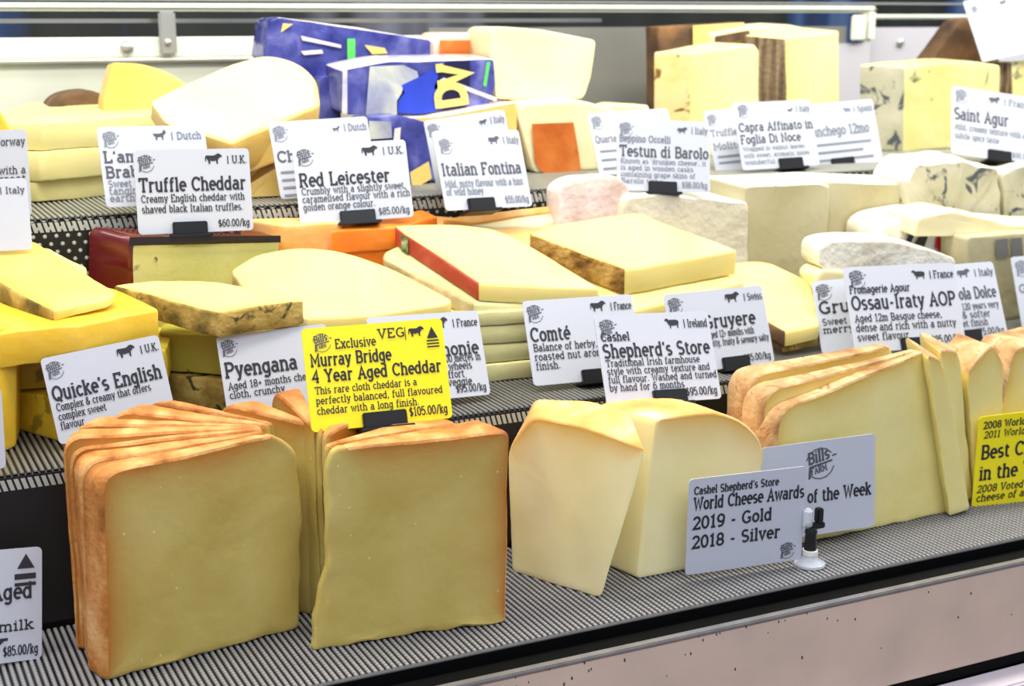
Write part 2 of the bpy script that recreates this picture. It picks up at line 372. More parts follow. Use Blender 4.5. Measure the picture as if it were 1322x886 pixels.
G['\u00e9'] = (4.6, G['e'][1]+[[(2.2,5.8),(3.2,7.2)]])
def strip(pts, w):
    p = [np.array(q, float) for q in pts]; n = len(p); L, R = [], []
    closed = np.linalg.norm(p[0]-p[-1]) < 1e-6 and n > 3
    for i in range(n):
        if closed: a, b = p[(i-1) % (n-1)], p[(i+1) % (n-1)]
        else: a, b = p[max(0, i-1)], p[min(n-1, i+1)]
        d0 = p[i]-a; d1 = b-p[i]
        l0, l1 = np.linalg.norm(d0), np.linalg.norm(d1)
        d0 = d0/l0 if l0 > 1e-9 else d1/max(l1, 1e-9); d1 = d1/l1 if l1 > 1e-9 else d0
        t = d0+d1; lt = np.linalg.norm(t); t = t/lt if lt > 1e-6 else d0
        nn = np.array([-t[1], t[0]]); c = max(.45, abs(nn @ np.array([-d0[1], d0[0]])))
        L.append(p[i]+nn*w/2/c); R.append(p[i]-nn*w/2/c)
    return L, R
def text_width(s): return sum(G.get(c, G['o'])[0]+.55 for c in s)
class Ink:
    def __init__(self): self.v, self.f, self.k, self.n = [], [], [], 0
    def add(self, vs, fs):
        self.n += 1; self.k += [self.n]*len(vs); o = len(self.v); self.v += vs; self.f += [tuple(i+o for i in f) for f in fs]
    def text(self, s, x, y, cap, bold=1.1, width=None, align='l', shear=0, maxw=None, rot=0):
        k = cap/7.0; tw = text_width(s); kx = k if width is None else width/tw
        if maxw and tw*kx > maxw: kx = maxw/tw
        ox = x-(tw*kx if align == 'r' else tw*kx/2 if align == 'c' else 0)
        cr, sr = math.cos(rot), math.sin(rot)
        for c in s:
            adv, paths = G.get(c, G['o'])
            for pth in paths:
                q = [((px+shear*py)*kx, py*k) for px, py in pth]
                L, R = strip(q, bold*(k*.6+kx*.4)); n = len(L)
                vs = [(ox+a[0], y+a[1]) for a in L]+[(ox+a[0], y+a[1]) for a in R]
                if rot: vs = [(x+(a-x)*cr-(b-y)*sr, y+(a-x)*sr+(b-y)*cr) for a, b in vs]
                self.add(vs, [(i, n+i, n+i+1, i+1) for i in range(n-1)])
            ox += (adv+.55)*kx
        return ox
    def poly(self, pts):
        t = geometry.tessellate_polygon([[Vector((a, b, 0)) for a, b in pts]])
        self.add(list(pts), [tuple(i) for i in t])
    def line(self, pts, w):
        L, R = strip(pts, w); n = len(L)
        self.add([tuple(a) for a in L]+[tuple(a) for a in R], [(i, n+i, n+i+1, i+1) for i in range(n-1)])
    def out(self, name, m, parent, z=.0004, conv=None):
        if not self.v: return None
        vs = [(a, b, z+(q % 9)*6e-6) for (a, b), q in zip(self.v, self.k)] if conv is None else [conv(a, b, q) for (a, b), q in zip(self.v, self.k)]
        me = bpy.data.meshes.new(name); me.from_pydata(vs, [], self.f); me.update(); me.materials.append(m)
        return link(name, me, parent)
COW = [(.02,.62),(.08,.68),(.5,.66),(.62,.72),(.7,.82),(.74,.78),(.8,.86),(.84,.78),(.9,.76),(1,.6),(.98,.54),(.88,.54),(.82,.44),(.76,.36),(.73,.2),(.74,0),(.66,0),(.63,.28),(.4,.22),(.3,.28),(.29,0),(.2,0),(.17,.28),(.11,.36),(.08,.52),(.05,.36),(.05,.2),(0,.2),(0,.4)]
SHEEP_OLD = [(1,.5),(.98,.6),(.88,.68),(.5,1.0),(.36,.74),(.28,.86),(.2,.9),(.14,.84),(0,.74),(.02,.66),(.14,.68),(.2,.52),(.28,.38),(.34,.32),(.34,0),(.41,0),(.44,.3),(.68,.3),(.78,.36),(.8,0),(.87,0),(.9,.4)]
SHEEP = [(0,.7),(.06,.8),(.17,.86),(.26,.8),(.3,.72),(.5,.74),(.75,.73),(.93,.68),(1,.55),(.97,.36),(.94,.3),(.93,0),(.86,0),(.84,.28),(.72,.24),(.5,.22),(.42,.24),(.41,0),(.34,0),(.32,.28),(.24,.36),(.18,.54),(.14,.66),(.05,.63)]
GOAT = [(.02,.72),(.1,.6),(.5,.6),(.68,.66),(.78,.86),(.82,1),(.85,1),(.85,.88),(.9,.84),(1,.72),(.96,.68),(.87,1.0),(.82,.5),(.76,.4),(.74,0),(.67,0),(.64,.32),(.34,.3),(.3,0),(.22,0),(.2,.34),(.1,.44),(.04,.6)]
ICON = {'cow': COW, 'sheep': SHEEP, 'goat': GOAT}
M = {}
M['card'] = flat('card_white_plastic', (194, 197, 206), .35)
M['card_yellow'] = flat('card_yellow_plastic', (250, 232, 20), .38)
M['ink'] = flat('ink_black', (38, 38, 44), .6)
M['ink_grey'] = flat('ink_faded', (120, 124, 134), .6)
M['ink_mid'] = flat('ink_mid', (78, 80, 88), .6)
M['clip'] = flat('clip_black', (24, 24, 25), .35)
def emblem(ink, cx, cy, r):
    ink.line(AR(cx, cy, r, r, 38, 165), r*.07)
    ink.line(AR(cx, cy, r, r, 225, 345), r*.07)
    ink.text("Bills", cx-r*.82, cy+r*.0, r*.7, 1.5, width=r*1.55, shear=.15, rot=.2)
    ink.line([(cx+r*.85, cy+r*.42), (cx+r*1.15, cy+r*.5)], r*.1)
    ink.line([(cx-r*.75, cy-r*.2), (cx+r*.85, cy+r*.13)], r*.12)
    ink.text("FARM", cx-r*.6, cy-r*.68, r*.4, 1.5, width=r*1.15, rot=.2)
    ink.line([(cx-r*.7, cy-r*.2), (cx-r*.75, cy-r*.95)], r*.16)
def rrect(w, h, r, n=5):
    pts = []
    for cx, cy, a in ((w/2-r, h-r, 0), (-w/2+r, h-r, 90), (-w/2+r, r, 180), (w/2-r, r, 270)):
        pts += [(cx+r*math.cos(math.radians(a+90*i/n)), cy+r*math.sin(math.radians(a+90*i/n))) for i in range(n+1)]
    return pts
def solve_card(quad, Y, ratio, fixed=None):
    """find the pose of a real rectangular card, standing at depth Y, that fits the corners TL TR BR BL"""
    q = np.array(quad, float); bc = (q[2]+q[3])/2
    def corners(p):
        bx, by, yaw, tilt, roll, h, w = p
        B = ony((bx, by), Y)
        cy, sy = math.cos(yaw), math.sin(yaw); Rz = np.array([[cy, -sy, 0], [sy, cy, 0], [0, 0, 1]])
        x = np.array([1, 0, 0.]); y = np.array([0, math.sin(tilt), math.cos(tilt)])
        x2 = x*math.cos(roll)+y*math.sin(roll); y2 = -x*math.sin(roll)+y*math.cos(roll)
        x2, y2 = Rz @ x2, Rz @ y2
        return B, x2, y2, [B-x2*w/2+y2*h, B+x2*w/2+y2*h, B+x2*w/2, B-x2*w/2]
    h0 = np.linalg.norm(ony(q[0], Y)-ony(q[3], Y))
    p = np.array([bc[0], bc[1], 0, .2, 0, h0, h0*ratio])
    def resid(p):
        cs = corners(p)[3]
        r = np.concatenate([proj(c)-q[i] for i, c in enumerate(cs)])/2.0
        pr = [p[2]/.22, (p[3]-.2)/.12, p[4]/.1, (p[6]/p[5]-ratio)/.06]
        return np.concatenate([r, pr])
    for it in range(25):
        r = resid(p); J = np.zeros((len(r), 7))
        for k in range(7):
            d = np.zeros(7); d[k] = 1e-5 if k > 1 else 1e-2
            J[:, k] = (resid(p+d)-r)/d[k]
        p = p - np.linalg.lstsq(J, r, rcond=None)[0]*.8
    B, x, y, cs = corners(p); z = np.cross(x, y)
    mat = Matrix(((x[0], y[0], z[0], B[0]), (x[1], y[1], z[1], B[1]), (x[2], y[2], z[2], B[2]), (0, 0, 0, 1)))
    err = max(np.abs(proj(c)-q[i]).max() for i, c in enumerate(cs))
    return mat, p[6], p[5], err, p
def card(label, quad, base=None, Y=None, ratio=1.42, yellow=False, title=(), tcap=.15, ty=.47, tgap=.19, tw=None, pre=None, py=.3, pcap=.085, body=(), by=.6, bgap=.108, bcap=.082, bw=None, price=None, icon=None, ix=.55, iw=.16, country=None, iy=.17, logo=True, lx=.095, ly=.16, lr=.072, clip=.5, foot=True, ink='ink', fade=None, extra=None, group='price cards', clipw=.3, name='price_card', veg=None, cap_ink=None, tx=.03):
    if Y is None:
        bc = ((quad[2][0]+quad[3][0])/2, (quad[2][1]+quad[3][1])/2); Y = onz(bc, base)[1]
    mat, w, h, err, p = solve_card(quad, Y, ratio)
    print('CARD %-44s w %.3f h %.3f err %.1f yaw %.0f tilt %.0f roll %.0f z %.3f Y %.3f' % (label[:44], w, h, err, *[math.degrees(v) for v in p[2:5]], mat[2][3], Y))
    o = empty(name, None, label, 'price card', group, mat)
    m = M['card_yellow'] if yellow else M['card']
    pts = rrect(w, h, .0035); n = len(pts); t = .0009
    vs = [(a, b, 0) for a, b in pts]+[(a, b, -t) for a, b in pts]
    fs = [tuple(range(n)), tuple(range(2*n-1, n-1, -1))]+[(i, i+n, (i+1) % n+n, (i+1) % n) for i in range(n)]
    mesh('card', vs, fs, m, o)
    X = lambda f: -w/2+f*w
    Yy = lambda f: h-f*h
    dark = M[ink]; body_m = M[fade] if fade else dark
    T = Ink(); Bd = Ink(); Pr = Ink(); Cn = Ink()
    for i, s in enumerate(title):
        wd = tw[i]*w if isinstance(tw, (list, tuple)) else (tw*w if tw else None)
        T.text(s, X(tx), Yy(ty+i*tgap), tcap*h, 1.3, width=wd, maxw=.96*w)
    if pre: Bd.text(pre[0], X(tx), Yy(py), pcap*h, 1.35, width=pre[1]*w)
    for i, s in enumerate(body):
        wd = bw[i]*w if isinstance(bw, (list, tuple)) else None
        Bd.text(s, X(tx+.01), Yy(by+i*bgap), bcap*h, 1.1, width=wd, maxw=.95*w)
    if price: Pr.text(price, X(.97), Yy(.94), .082*h, 1.15, align='r', width=.28*w)
    if country: Cn.text('| '+country, X(ix+iw+.04), Yy(iy+.005), .085*h, 1.15, maxw=w*(1-ix-iw-.06))
    if veg: Cn.text(veg, X(ix-.02), Yy(iy), .085*h, 1.1, align='r', width=.2*w)
    Ex = Ink(); Ex.alt = Cn
    if extra: extra(Ex, X, Yy, w, h)
    T.out('title_lettering', dark, o); Bd.out('small_lettering', body_m, o, .0005); Pr.out('price_lettering', body_m, o, .0005); Cn.out('origin_lettering', body_m, o, .0005); Ex.out('printed_mark', body_m, o, .0005)
    if icon:
        I = Ink(); I.poly([(X(ix)+a*iw*w, Yy(iy+.01)+b*iw*w*.72-.0*h) for a, b in ICON[icon]])
        I.out('animal_icon', dark, o)
    if logo:
        E = Ink(); emblem(E, X(lx), Yy(ly), lr*w); E.out('emblem', M['ink_mid'] if ink == 'ink' else M['ink_grey'], o)
    if clip is not None:
        cw, ch = clipw*w/2, .135*h; cx = X(clip)
        box('clip', cx-cw, cx+cw, -.0012, ch, -.005, .0035, M['clip'], o, bev=.0008)
        if foot: box('clip_foot', cx-cw*1.2, cx+cw*1.25, -.0035, -.0008, -.012, .008, M['clip'], o, bev=.0006)
    return o
# ------------------------------------------------------------------ materials of the place
M['steel'] = flat('brushed_steel', (205, 206, 196), .28, .75, var=.05, vscale=12)
M['steel_pale'] = flat('pale_frame', (232, 234, 216), .35, .0, var=.04, vscale=8)
M['steel_bright'] = flat('bright_edge', (238, 240, 228), .3, .2)
M['fascia'] = flat('stainless_fascia', (206, 180, 162), .45, .0, var=.1, vscale=14, bump=.08, bscale=60)
M['gasket'] = flat('black_gasket', (5, 5, 5), .7, spec=.1)
M['dark'] = flat('dark_riser', (20, 15, 14), .6)
M['lipmetal'] = flat('worn_lip', (150, 147, 146), .35, .6, var=.15, vscale=60)
M['panel'] = flat('back_panel', (206, 208, 190), .4, .1, var=.12, vscale=5)
M['panel_grey'] = flat('back_panel_grey', (146, 144, 136), .3, .3, var=.1, vscale=6)
M['panel_lilac'] = flat('panel_lilac', (205, 202, 208), .4, .1)
M['low_panel'] = flat('lower_panel', (226, 216, 220), .4)
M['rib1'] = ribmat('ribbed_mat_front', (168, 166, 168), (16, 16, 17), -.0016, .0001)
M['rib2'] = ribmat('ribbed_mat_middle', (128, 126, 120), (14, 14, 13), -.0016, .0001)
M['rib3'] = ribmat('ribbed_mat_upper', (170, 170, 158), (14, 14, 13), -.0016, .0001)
M['dots'] = hexdots('perforated_mat')
M['lip_ribs'] = M['rib3']
# ------------------------------------------------------------------ tiers
Z1, Z2, Z3 = 0.0, .12, .27
Y1, Y2, Y3, YB = .835, 1.004, 1.21, 1.56
XA, XB = -.35, 2.6
ctr = empty('display_counter', (1.0, 1.1, -.2), 'stepped steel display counter under all the cheeses, with a drop-speckled front fascia', 'counter')
og = (1.0, 1.1, -.2)
box('bottom_step', XA, XB, .834, Y2+.0, -.03, Z1-.0032, M['dark'], ctr, og)
box('middle_step', XA, XB, Y2+.004, Y3, -.03, Z2-.0032, M['dark'], ctr, og)
box('top_step', XA, XB, Y3+.004, YB, -.03, Z3-.0032, M['dark'], ctr, og)
def fasc(p, y): return ony(p, y)[2]
# front edge: black channel, steel fascia, dark strip, pale panel below (heights read off the front plane)
yF = .812
za = fasc((1000, 793), yF); zb = fasc((1322, 838), yF); zc = fasc((1322, 853), yF)
print('fascia z', za, fasc((640, 868), yF), zb, zc)
box('front_lip', XA, XB, .8322, .8345, -.0022, .0003, M['lipmetal'], ctr, og, .0008)
box('black_channel', XA, XB, .8125, .8338, za-.03, -.0105, M['gasket'], ctr, og, .001)
fa = box('front_fascia', XA, XB, yF-.004, yF, zb, za-.002, M['fascia'], ctr, og, .001)
box('fascia_edge', XA, XB, yF-.0052, yF+.002, za-.002, za+.001, M['lipmetal'], ctr, og, .0008)
box('dark_strip', XA, XB, yF-.002, yF+.004, zc, zb, M['gasket'], ctr, og, .001)
box('lower_panel', XA, XB, yF-.03, yF-.002, zc-.25, zc, M['low_panel'], ctr, og, .002)
dr = bmesh.new()
for k in range(34):
    px = random.uniform(640, 1322); edge = 868-(px-640)*.21
    py = edge+random.uniform(8, 75) if random.random() < .55 else edge+random.uniform(8, 30)
    P = ony((px, py), yF-.004)
    if P[2] < zb+.004: continue
    r = random.uniform(.0005, .0011)
    bmesh.ops.create_uvsphere(dr, u_segments=8, v_segments=6, radius=r, matrix=Matrix.Translation(Vector(P)-Vector(og)) @ Matrix.Diagonal((.8, .5, 1.5, 1)))
me = bpy.data.meshes.new('water_drops'); dr.to_mesh(me); dr.free()
m_, nt_, b_ = newmat('water_drop'); b_.inputs['Base Color'].default_value = lin((70, 60, 56)); b_.inputs['Roughness'].default_value = .05
me.materials.append(m_); wd = link('water_drops', me, fa); wd['kind'] = 'stuff'
def ribbed(name, label, y0, y1, z, m, riser=None, pitch=.0046):
    t = empty(name, (1.0, (y0+y1)/2, z-.003), label, 'mat', 'ribbed shelf mats')
    prof = []
    n = int((XB-XA)/pitch)
    for i in range(n):
        x = XA+i*pitch
        prof += [(x, -.0016), (x+pitch*.22, -.0016), (x+pitch*.36, -.0004), (x+pitch*.61, 0), (x+pitch*.86, -.0004)]
    vs, fs = [], []; k = len(prof)
    ys = [(y0, -.0016), (y0+.0015, 0), (y1, 0)]
    for y, dz in ys:
        for a, b in prof: vs.append((a-1.0, y-(y0+y1)/2, min(b, b+dz if dz else b)+0))
    for r in range(len(ys)-1):
        fs += [(r*k+i, r*k+i+1, (r+1)*k+i+1, (r+1)*k+i) for i in range(k-1)]
    me = bpy.data.meshes.new('ribbed_top'); me.from_pydata(vs, [], fs); me.materials.append(m); me.update()
    o = link('ribbed_top', me, t); o.location = (0, 0, .003)
    if riser:
        # rib ends folding over the lip, then the perforated face
        vs, fs = [], []
        for i in range(n):
            x = XA+i*pitch-1.0; b = len(vs); yy = y0-(y0+y1)/2
            vs += [(x+pitch*.25, yy-.0016, -.0045), (x+pitch*.9, yy-.0016, -.0045), (x+pitch*.9+pitch*.5, yy-.0016, -.0125), (x+pitch*.25+pitch*.5, yy-.0016, -.0125)]
            fs.append((b, b+1, b+2, b+3))
        me = bpy.data.meshes.new('woven_lip'); me.from_pydata(vs, [], fs); me.materials.append(M['lipcol']); me.update()
        l = link('woven_lip', me, t); l.location = (0, 0, .003)
        box('perforated_face', XA-1.0, XB-1.0, y0-.0012-(y0+y1)/2, y0-(y0+y1)/2, -riser, 0, M['dots'] if riser > .12 else M['dark'], t, bev=0)
    return t
M['lipcol'] = flat('woven_lip', (188, 188, 176), .4)
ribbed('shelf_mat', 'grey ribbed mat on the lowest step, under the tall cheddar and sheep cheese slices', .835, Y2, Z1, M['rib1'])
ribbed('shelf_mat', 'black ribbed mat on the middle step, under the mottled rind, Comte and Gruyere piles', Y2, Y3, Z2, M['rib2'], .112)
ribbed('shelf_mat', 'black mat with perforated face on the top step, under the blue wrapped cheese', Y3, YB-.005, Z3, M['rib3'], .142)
# ------------------------------------------------------------------ back of the case: sliding doors
def bar(name, x0, x1, ya, yb, Y, m, par, og, th=.012, bev=.002):
    """rail seen between picture heights ya..yb at depth Y"""
    z1 = ony((500, ya), Y)[2]; z0 = ony((500, yb), Y)[2]
    return box(name, x0, x1, Y, Y+th, z0, z1, m, par, og, bev)
xr = ony((1134, 30), 1.57)[0]
d1 = empty('sliding_door', (.7, 1.57, .27), 'pale framed sliding rear door with steel rails, behind the wrapped cheeses', 'door'); og1 = (.7, 1.57, .27)
bar('top_rail', -.6, xr, 5, 15, 1.57, M['steel_pale'], d1, og1, .02, .004)
bar('thin_rail', -.6, .9, 24, 29, 1.585, M['steel'], d1, og1)
bar('middle_rail', -.6, .66, 46, 71, 1.57, M['steel_pale'], d1, og1, .014)
bar('rail_edge', -.6, .66, 71, 76, 1.566, M['steel_bright'], d1, og1, .016)
bar('glass_panel', -.6, .66, 76, 300, 1.575, M['panel'], d1, og1, .006, 0)
bar('grey_panel', .66, xr-.05, 36, 300, 1.575, M['panel_grey'], d1, og1, .006, 0)
xs = ony((1085, 40), 1.57)[0]
bar('end_panel', xs, xr-.01, 62, 300, 1.572, M['panel_lilac'], d1, og1, .006, 0)
bar('end_frame', xr-.022, xr, 8, 62, 1.57, M['steel_pale'], d1, og1, .02, .006)
x0, x1 = ony((205, 40), 1.565)[0], ony((227, 40), 1.565)[0]
br = bar('bracket', x0, x1, 15, 68, 1.562, M['steel'], d1, og1, .006)
def knob(name, p, Y, r, m, par, og):
    bm = bmesh.new(); P = ony(p, Y)
    bmesh.ops.create_uvsphere(bm, u_segments=16, v_segments=10, radius=r, matrix=Matrix.Translation(Vector(P)-Vector(og)) @ Matrix.Diagonal((1, .6, 1, 1)))
    me = bpy.data.meshes.new(name); bm.to_mesh(me); bm.free(); me.materials.append(m)
    for f in me.polygons: f.use_smooth = True
    return link(name, me, par)
knob('screw', (217, 55), 1.561, .004, M['steel'], br, (0, 0, 0)).location = (-.7*0, 0, 0)
bpy.data.objects[br.name].children[0].location = (-og1[0], -og1[1], -og1[2])
knob('round_bolt', (164, 62), 1.568, .0075, M['steel'], d1, og1)
x0, x1 = ony((1099, 40), 1.565)[0], ony((1116, 40), 1.565)[0]
bar('bracket', x0, x1, 19, 58, 1.562, M['steel_pale'], d1, og1, .006)
d2 = empty('sliding_door', (1.8, 1.6, .27), 'white rear door panel with thin rail, beyond the end of the pale framed door', 'door'); og2 = (1.8, 1.6, .27)
bar('top_rail', -.6, 2.6, 0, 3, 1.60, M['steel'], d2, og2)
bar('thin_rail', xr, 2.6, 18, 25, 1.6, M['steel_pale'], d2, og2)
bar('door_panel', xr, 2.6, 38, 300, 1.6, M['panel_lilac'], d2, og2, .006, 0)
knob('door_catch', (1163, 55), 1.597, .006, M['steel'], d2, og2)
# wall of the shop behind the doors: dark with a few coloured fittings out of focus
def wallmat():
    m, nt, b = newmat('shop_wall'); L = nt.links
    tc = N(nt, 'ShaderNodeTexCoord'); mp = N(nt, 'ShaderNodeMapping'); mp.inputs['Scale'].default_value = (1, 1, .02); L.new(tc.outputs['Object'], mp.inputs['Vector'])
    nz = N(nt, 'ShaderNodeTexNoise'); nz.inputs['Scale'].default_value = 5; nz.inputs['Detail'].default_value = 3; L.new(mp.outputs['Vector'], nz.inputs['Vector'])
    rp = N(nt, 'ShaderNodeValToRGB'); e = rp.color_ramp.elements
    for i, (p, c) in enumerate([(.3, (150, 150, 165)), (.4, (52, 54, 48)), (.56, (34, 36, 32)), (.62, (40, 70, 120)), (.7, (120, 150, 190))]):
        q = e[i] if i < 2 else e.new(p)
        q.position = p; q.color = lin(c)
    L.new(nz.outputs['Fac'], rp.inputs['Fac']); L.new(rp.outputs['Color'], b.inputs['Base Color']); b.inputs['Roughness'].default_value = .6
    return m
w = box('wall_back', -1.2, 5, 2.3, 2.33, -.6, 1.6, wallmat(), bev=0); w['kind'] = 'structure'
fl = box('floor', -3, 5, -2.5, 2.3, -.95, -.9, flat('floor_tiles', (150, 146, 145), .4, var=.1, vscale=3), bev=0); fl['kind'] = 'structure'
box('channel_back', XA, XB, .8325, .834, -.011, -.0023, M['gasket'], ctr, og, 0)
box('counter_base', XA, XB, .86, YB, -.9, -.03, M['dark'], ctr, og)
# ------------------------------------------------------------------ cheese materials
M['ched'] = cheese('cloth_cheddar_paste', [(190, 166, 84), (200, 178, 98), (208, 188, 112)], 14, edge=(186, 114, 34), specks=.5)
M['ched_rind'] = cheese('cloth_cheddar_rind', [(124, 64, 20), (196, 126, 58), (228, 176, 112)], 30, veins=(120, 58, 18), vscale=26, vcov=.66, rough=.6, sss=.1, bump=.5, stretch=(1, 1, .5))
M['sheep'] = cheese('sheep_paste', [(240, 226, 164), (246, 234, 180), (250, 240, 196)], 9, edge=(232, 176, 76), veins=(180, 160, 96), vscale=46, vcov=.76, sss=.3, bump=.04)
M['sheep_rind'] = cheese('sheep_rind', [(210, 150, 70), (232, 182, 106), (246, 220, 176)], 22, rough=.5)
M['ossau'] = cheese('ossau_paste', [(232, 216, 134), (238, 224, 150), (242, 230, 164)], 8, edge=(222, 180, 78), sss=.3)
M['ossau_rind'] = cheese('ossau_rind', [(150, 104, 58), (194, 154, 104), (222, 190, 144)], 34, veins=(170, 116, 66), vscale=70, vcov=.62, rough=.65, bump=.5, sss=.1)
M['yellow'] = cheese('yellow_paste', [(232, 186, 44), (238, 196, 60), (242, 208, 88)], 10, edge=(236, 186, 60), sss=.35, rough=.35)
M['yellow2'] = cheese('mottled_yellow', [(206, 170, 40), (222, 188, 54), (196, 176, 60)], 20, veins=(150, 132, 40), vscale=40, vcov=.6, sss=.3)
M['pale'] = cheese('pale_yellow_paste', [(234, 212, 118), (238, 218, 132), (240, 222, 146)], 8, edge=(236, 208, 96), sss=.35, bump=.06)
M['comte'] = cheese('comte_paste', [(234, 212, 120), (238, 218, 134), (242, 224, 148)], 8, edge=(236, 208, 96), sss=.35, bump=.06)
M['crust'] = cheese('crusty_brown_rind', [(96, 62, 20), (160, 116, 52), (198, 158, 84)], 60, rough=.8, sss=0, bump=1.0, bscale=220)
M['greyrind'] = cheese('grey_washed_rind', [(150, 128, 82), (190, 170, 120), (216, 200, 156)], 40, rough=.6, sss=.1, bump=.4)
M['mottle'] = cheese('mottled_rind', [(92, 80, 36), (168, 138, 64), (206, 178, 100)], 42, veins=(70, 66, 40), vscale=50, vcov=.58, rough=.7, sss=.05, bump=.5)
M['greenpaste'] = cheese('green_yellow_paste', [(176, 166, 60), (196, 184, 80), (206, 196, 98)], 16, veins=(120, 116, 40), vscale=60, vcov=.66, sss=.25)
M['palegreen'] = cheese('pale_slab', [(202, 198, 132), (214, 208, 150), (222, 214, 160)], 14, edge=(178, 176, 108), sss=.2)
M['truffle'] = cheese('truffle_paste', [(198, 192, 108), (208, 202, 124), (214, 208, 138)], 14, veins=(92, 88, 44), vscale=50, vcov=.68, sss=.2)
M['waxred'] = flat('burgundy_wax', (96, 22, 22), .22, coat=.5, var=.2, vscale=40)
M['waxblack'] = flat('black_wax', (34, 26, 22), .25, coat=.4)
M['orange'] = cheese('orange_paste', [(240, 124, 30), (246, 140, 44), (248, 160, 72)], 16, edge=(250, 180, 96), sss=.4, rough=.35)
M['orange_pale'] = cheese('orange_pale', [(232, 158, 70), (244, 184, 104), (238, 200, 140)], 24, sss=.3)
M['redlabel'] = cheese('red_rind_label', [(150, 50, 34), (176, 70, 46), (196, 100, 70)], 34, veins=(232, 190, 160), vscale=30, vcov=.7, rough=.4, sss=0, bump=.1)
M['leaf'] = cheese('green_leaf_print', [(28, 44, 20), (70, 96, 44), (188, 196, 150)], 90, rough=.4, sss=0, bump=0)
M['gouda'] = cheese('gouda_paste', [(238, 208, 150), (242, 214, 160), (244, 218, 168)], 7, edge=(236, 196, 116), sss=.35, bump=.04, rough=.35)
M['goudaside'] = cheese('gouda_side', [(236, 190, 92), (242, 204, 116), (240, 208, 132)], 10, sss=.3, rough=.35)
M['brab'] = cheese('goat_slab', [(216, 204, 128), (224, 214, 146), (230, 220, 160)], 8, edge=(240, 220, 150), sss=.3, bump=.05)
M['cream'] = cheese('cream_paste', [(240, 226, 172), (244, 232, 184), (246, 236, 194)], 8, sss=.35, bump=.05)
M['creamy_yellow'] = cheese('cream_yellow_paste', [(234, 224, 150), (238, 230, 166), (242, 234, 178)], 9, edge=(244, 226, 140), sss=.3, bump=.05)
M['whiterind'] = cheese('white_bloomy_rind', [(214, 204, 180), (236, 230, 210), (248, 244, 232)], 34, veins=(180, 168, 140), vscale=80, vcov=.68, rough=.7, sss=.2, bump=.5)
M['pinkrind'] = cheese('pink_bloomy_rind', [(206, 176, 164), (230, 208, 198), (244, 232, 224)], 30, rough=.7, sss=.2, bump=.4)
M['greyblock'] = cheese('grey_white_block', [(186, 174, 130), (196, 186, 146), (204, 196, 158)], 10, sss=.25, bump=.15)
M['blue'] = cheese('blue_cheese_paste', [(226, 212, 132), (236, 224, 152), (240, 230, 168)], 12, veins=(98, 112, 84), vscale=30, vcov=.64, sss=.25)
M['bluegrey'] = cheese('blue_cheese_grey', [(176, 172, 140), (194, 188, 158), (206, 200, 174)], 20, veins=(84, 90, 92), vscale=38, vcov=.58, sss=.2)
M['rindmottle'] = cheese('spotted_rind', [(214, 184, 104), (230, 208, 140), (226, 210, 158)], 20, veins=(128, 92, 40), vscale=42, vcov=.61, sss=.1)
M['bark'] = cheese('dark_streaked_rind', [(66, 52, 40), (120, 98, 72), (168, 146, 112)], 30, stretch=(6, 6, .35), rough=.8, sss=0, bump=.8)
M['brownrind'] = cheese('dark_brown_rind', [(66, 50, 40), (108, 80, 54), (150, 106, 66)], 20, rough=.7, sss=0, bump=.3)
M['redwash'] = cheese('orange_washed_rind', [(186, 92, 30), (206, 112, 44), (218, 134, 66)], 24, rough=.5, sss=.1, bump=.2)
M['rose'] = cheese('rosy_top', [(240, 190, 160), (248, 214, 190), (250, 226, 206)], 14, sss=.3)
M['film'] = cheese('clear_wrap', [(196, 192, 214), (222, 214, 214), (244, 232, 204)], 40, rough=.12, sss=0, bump=.5, bscale=60)
M['bluewrap'] = cheese('blue_wrapper', [(44, 48, 118), (78, 82, 154), (132, 132, 190)], 30, rough=.15, sss=0, bump=.5, bscale=50)
M['greyprint'] = cheese('pale_wrapper_print', [(150, 154, 176), (206, 208, 192), (232, 232, 206)], 20, rough=.15, sss=0, bump=.4, bscale=50)
M['goldprint'] = flat('gold_letter', (240, 212, 120), .35)
M['navy'] = flat('navy_print', (30, 30, 66), .3)
M['greenstripe'] = flat('green_stripe', (96, 214, 96), .35)
M['royal'] = flat('royal_blue_print', (50, 72, 190), .2, var=.1)
M['wrapgrey'] = flat('grey_tape', (120, 118, 112), .35)
M['redprint'] = flat('red_print', (206, 48, 44), .4)
M['blackprint'] = flat('black_print', (36, 36, 34), .4)
M['whitepaper'] = flat('white_paper', (240, 238, 232), .5)
M['butter'] = cheese('butter_yellow_paste', [(234, 194, 84), (240, 206, 104), (242, 214, 126)], 9, edge=(236, 190, 70), sss=.35, rough=.35)
M['crumbly'] = cheese('white_crumbly_paste', [(204, 194, 164), (218, 210, 184), (228, 222, 202)], 16, sss=.2, bump=.4)
# ================================================================== FRONT STEP
ZT = .145
def slice_(label, apex, rf, rb, zt, paste, rind, name='cheese_slice', group=None, zb=0.0, at=.004, rtop=.016, jag=.0012, shrink=.0, rd=.014, fr=None, apexr=.006):
    """upright wedge slice: apex, front and back rind corners given where they stand on the top plane"""
    A, Fr, Bk = onz(apex, .145), onz(rf, zt), onz(rb, zt)
    d = (Bk-Fr)*.82; d[2] = 0
    dn = d/max(np.linalg.norm(d), 1e-6)
    P = [np.array([Fr[0], Fr[1], zb]), np.array([Fr[0], Fr[1], zt]), np.array([A[0], A[1], min(zt, .146)]), np.array([A[0], A[1], zb])]
    offs = [d, d, dn*at, dn*at]
    return solid(name, label, None, P, offs, paste, rind, re=(0, 1), rad=[.003, rtop, apexr, .004], bev=.0028, amp=.0011, freq=22, rw=rd, cut_amp=jag, group=group)
gA = 'upright cloth cheddar slices fanned on the lowest step'
CA = (352, 560)
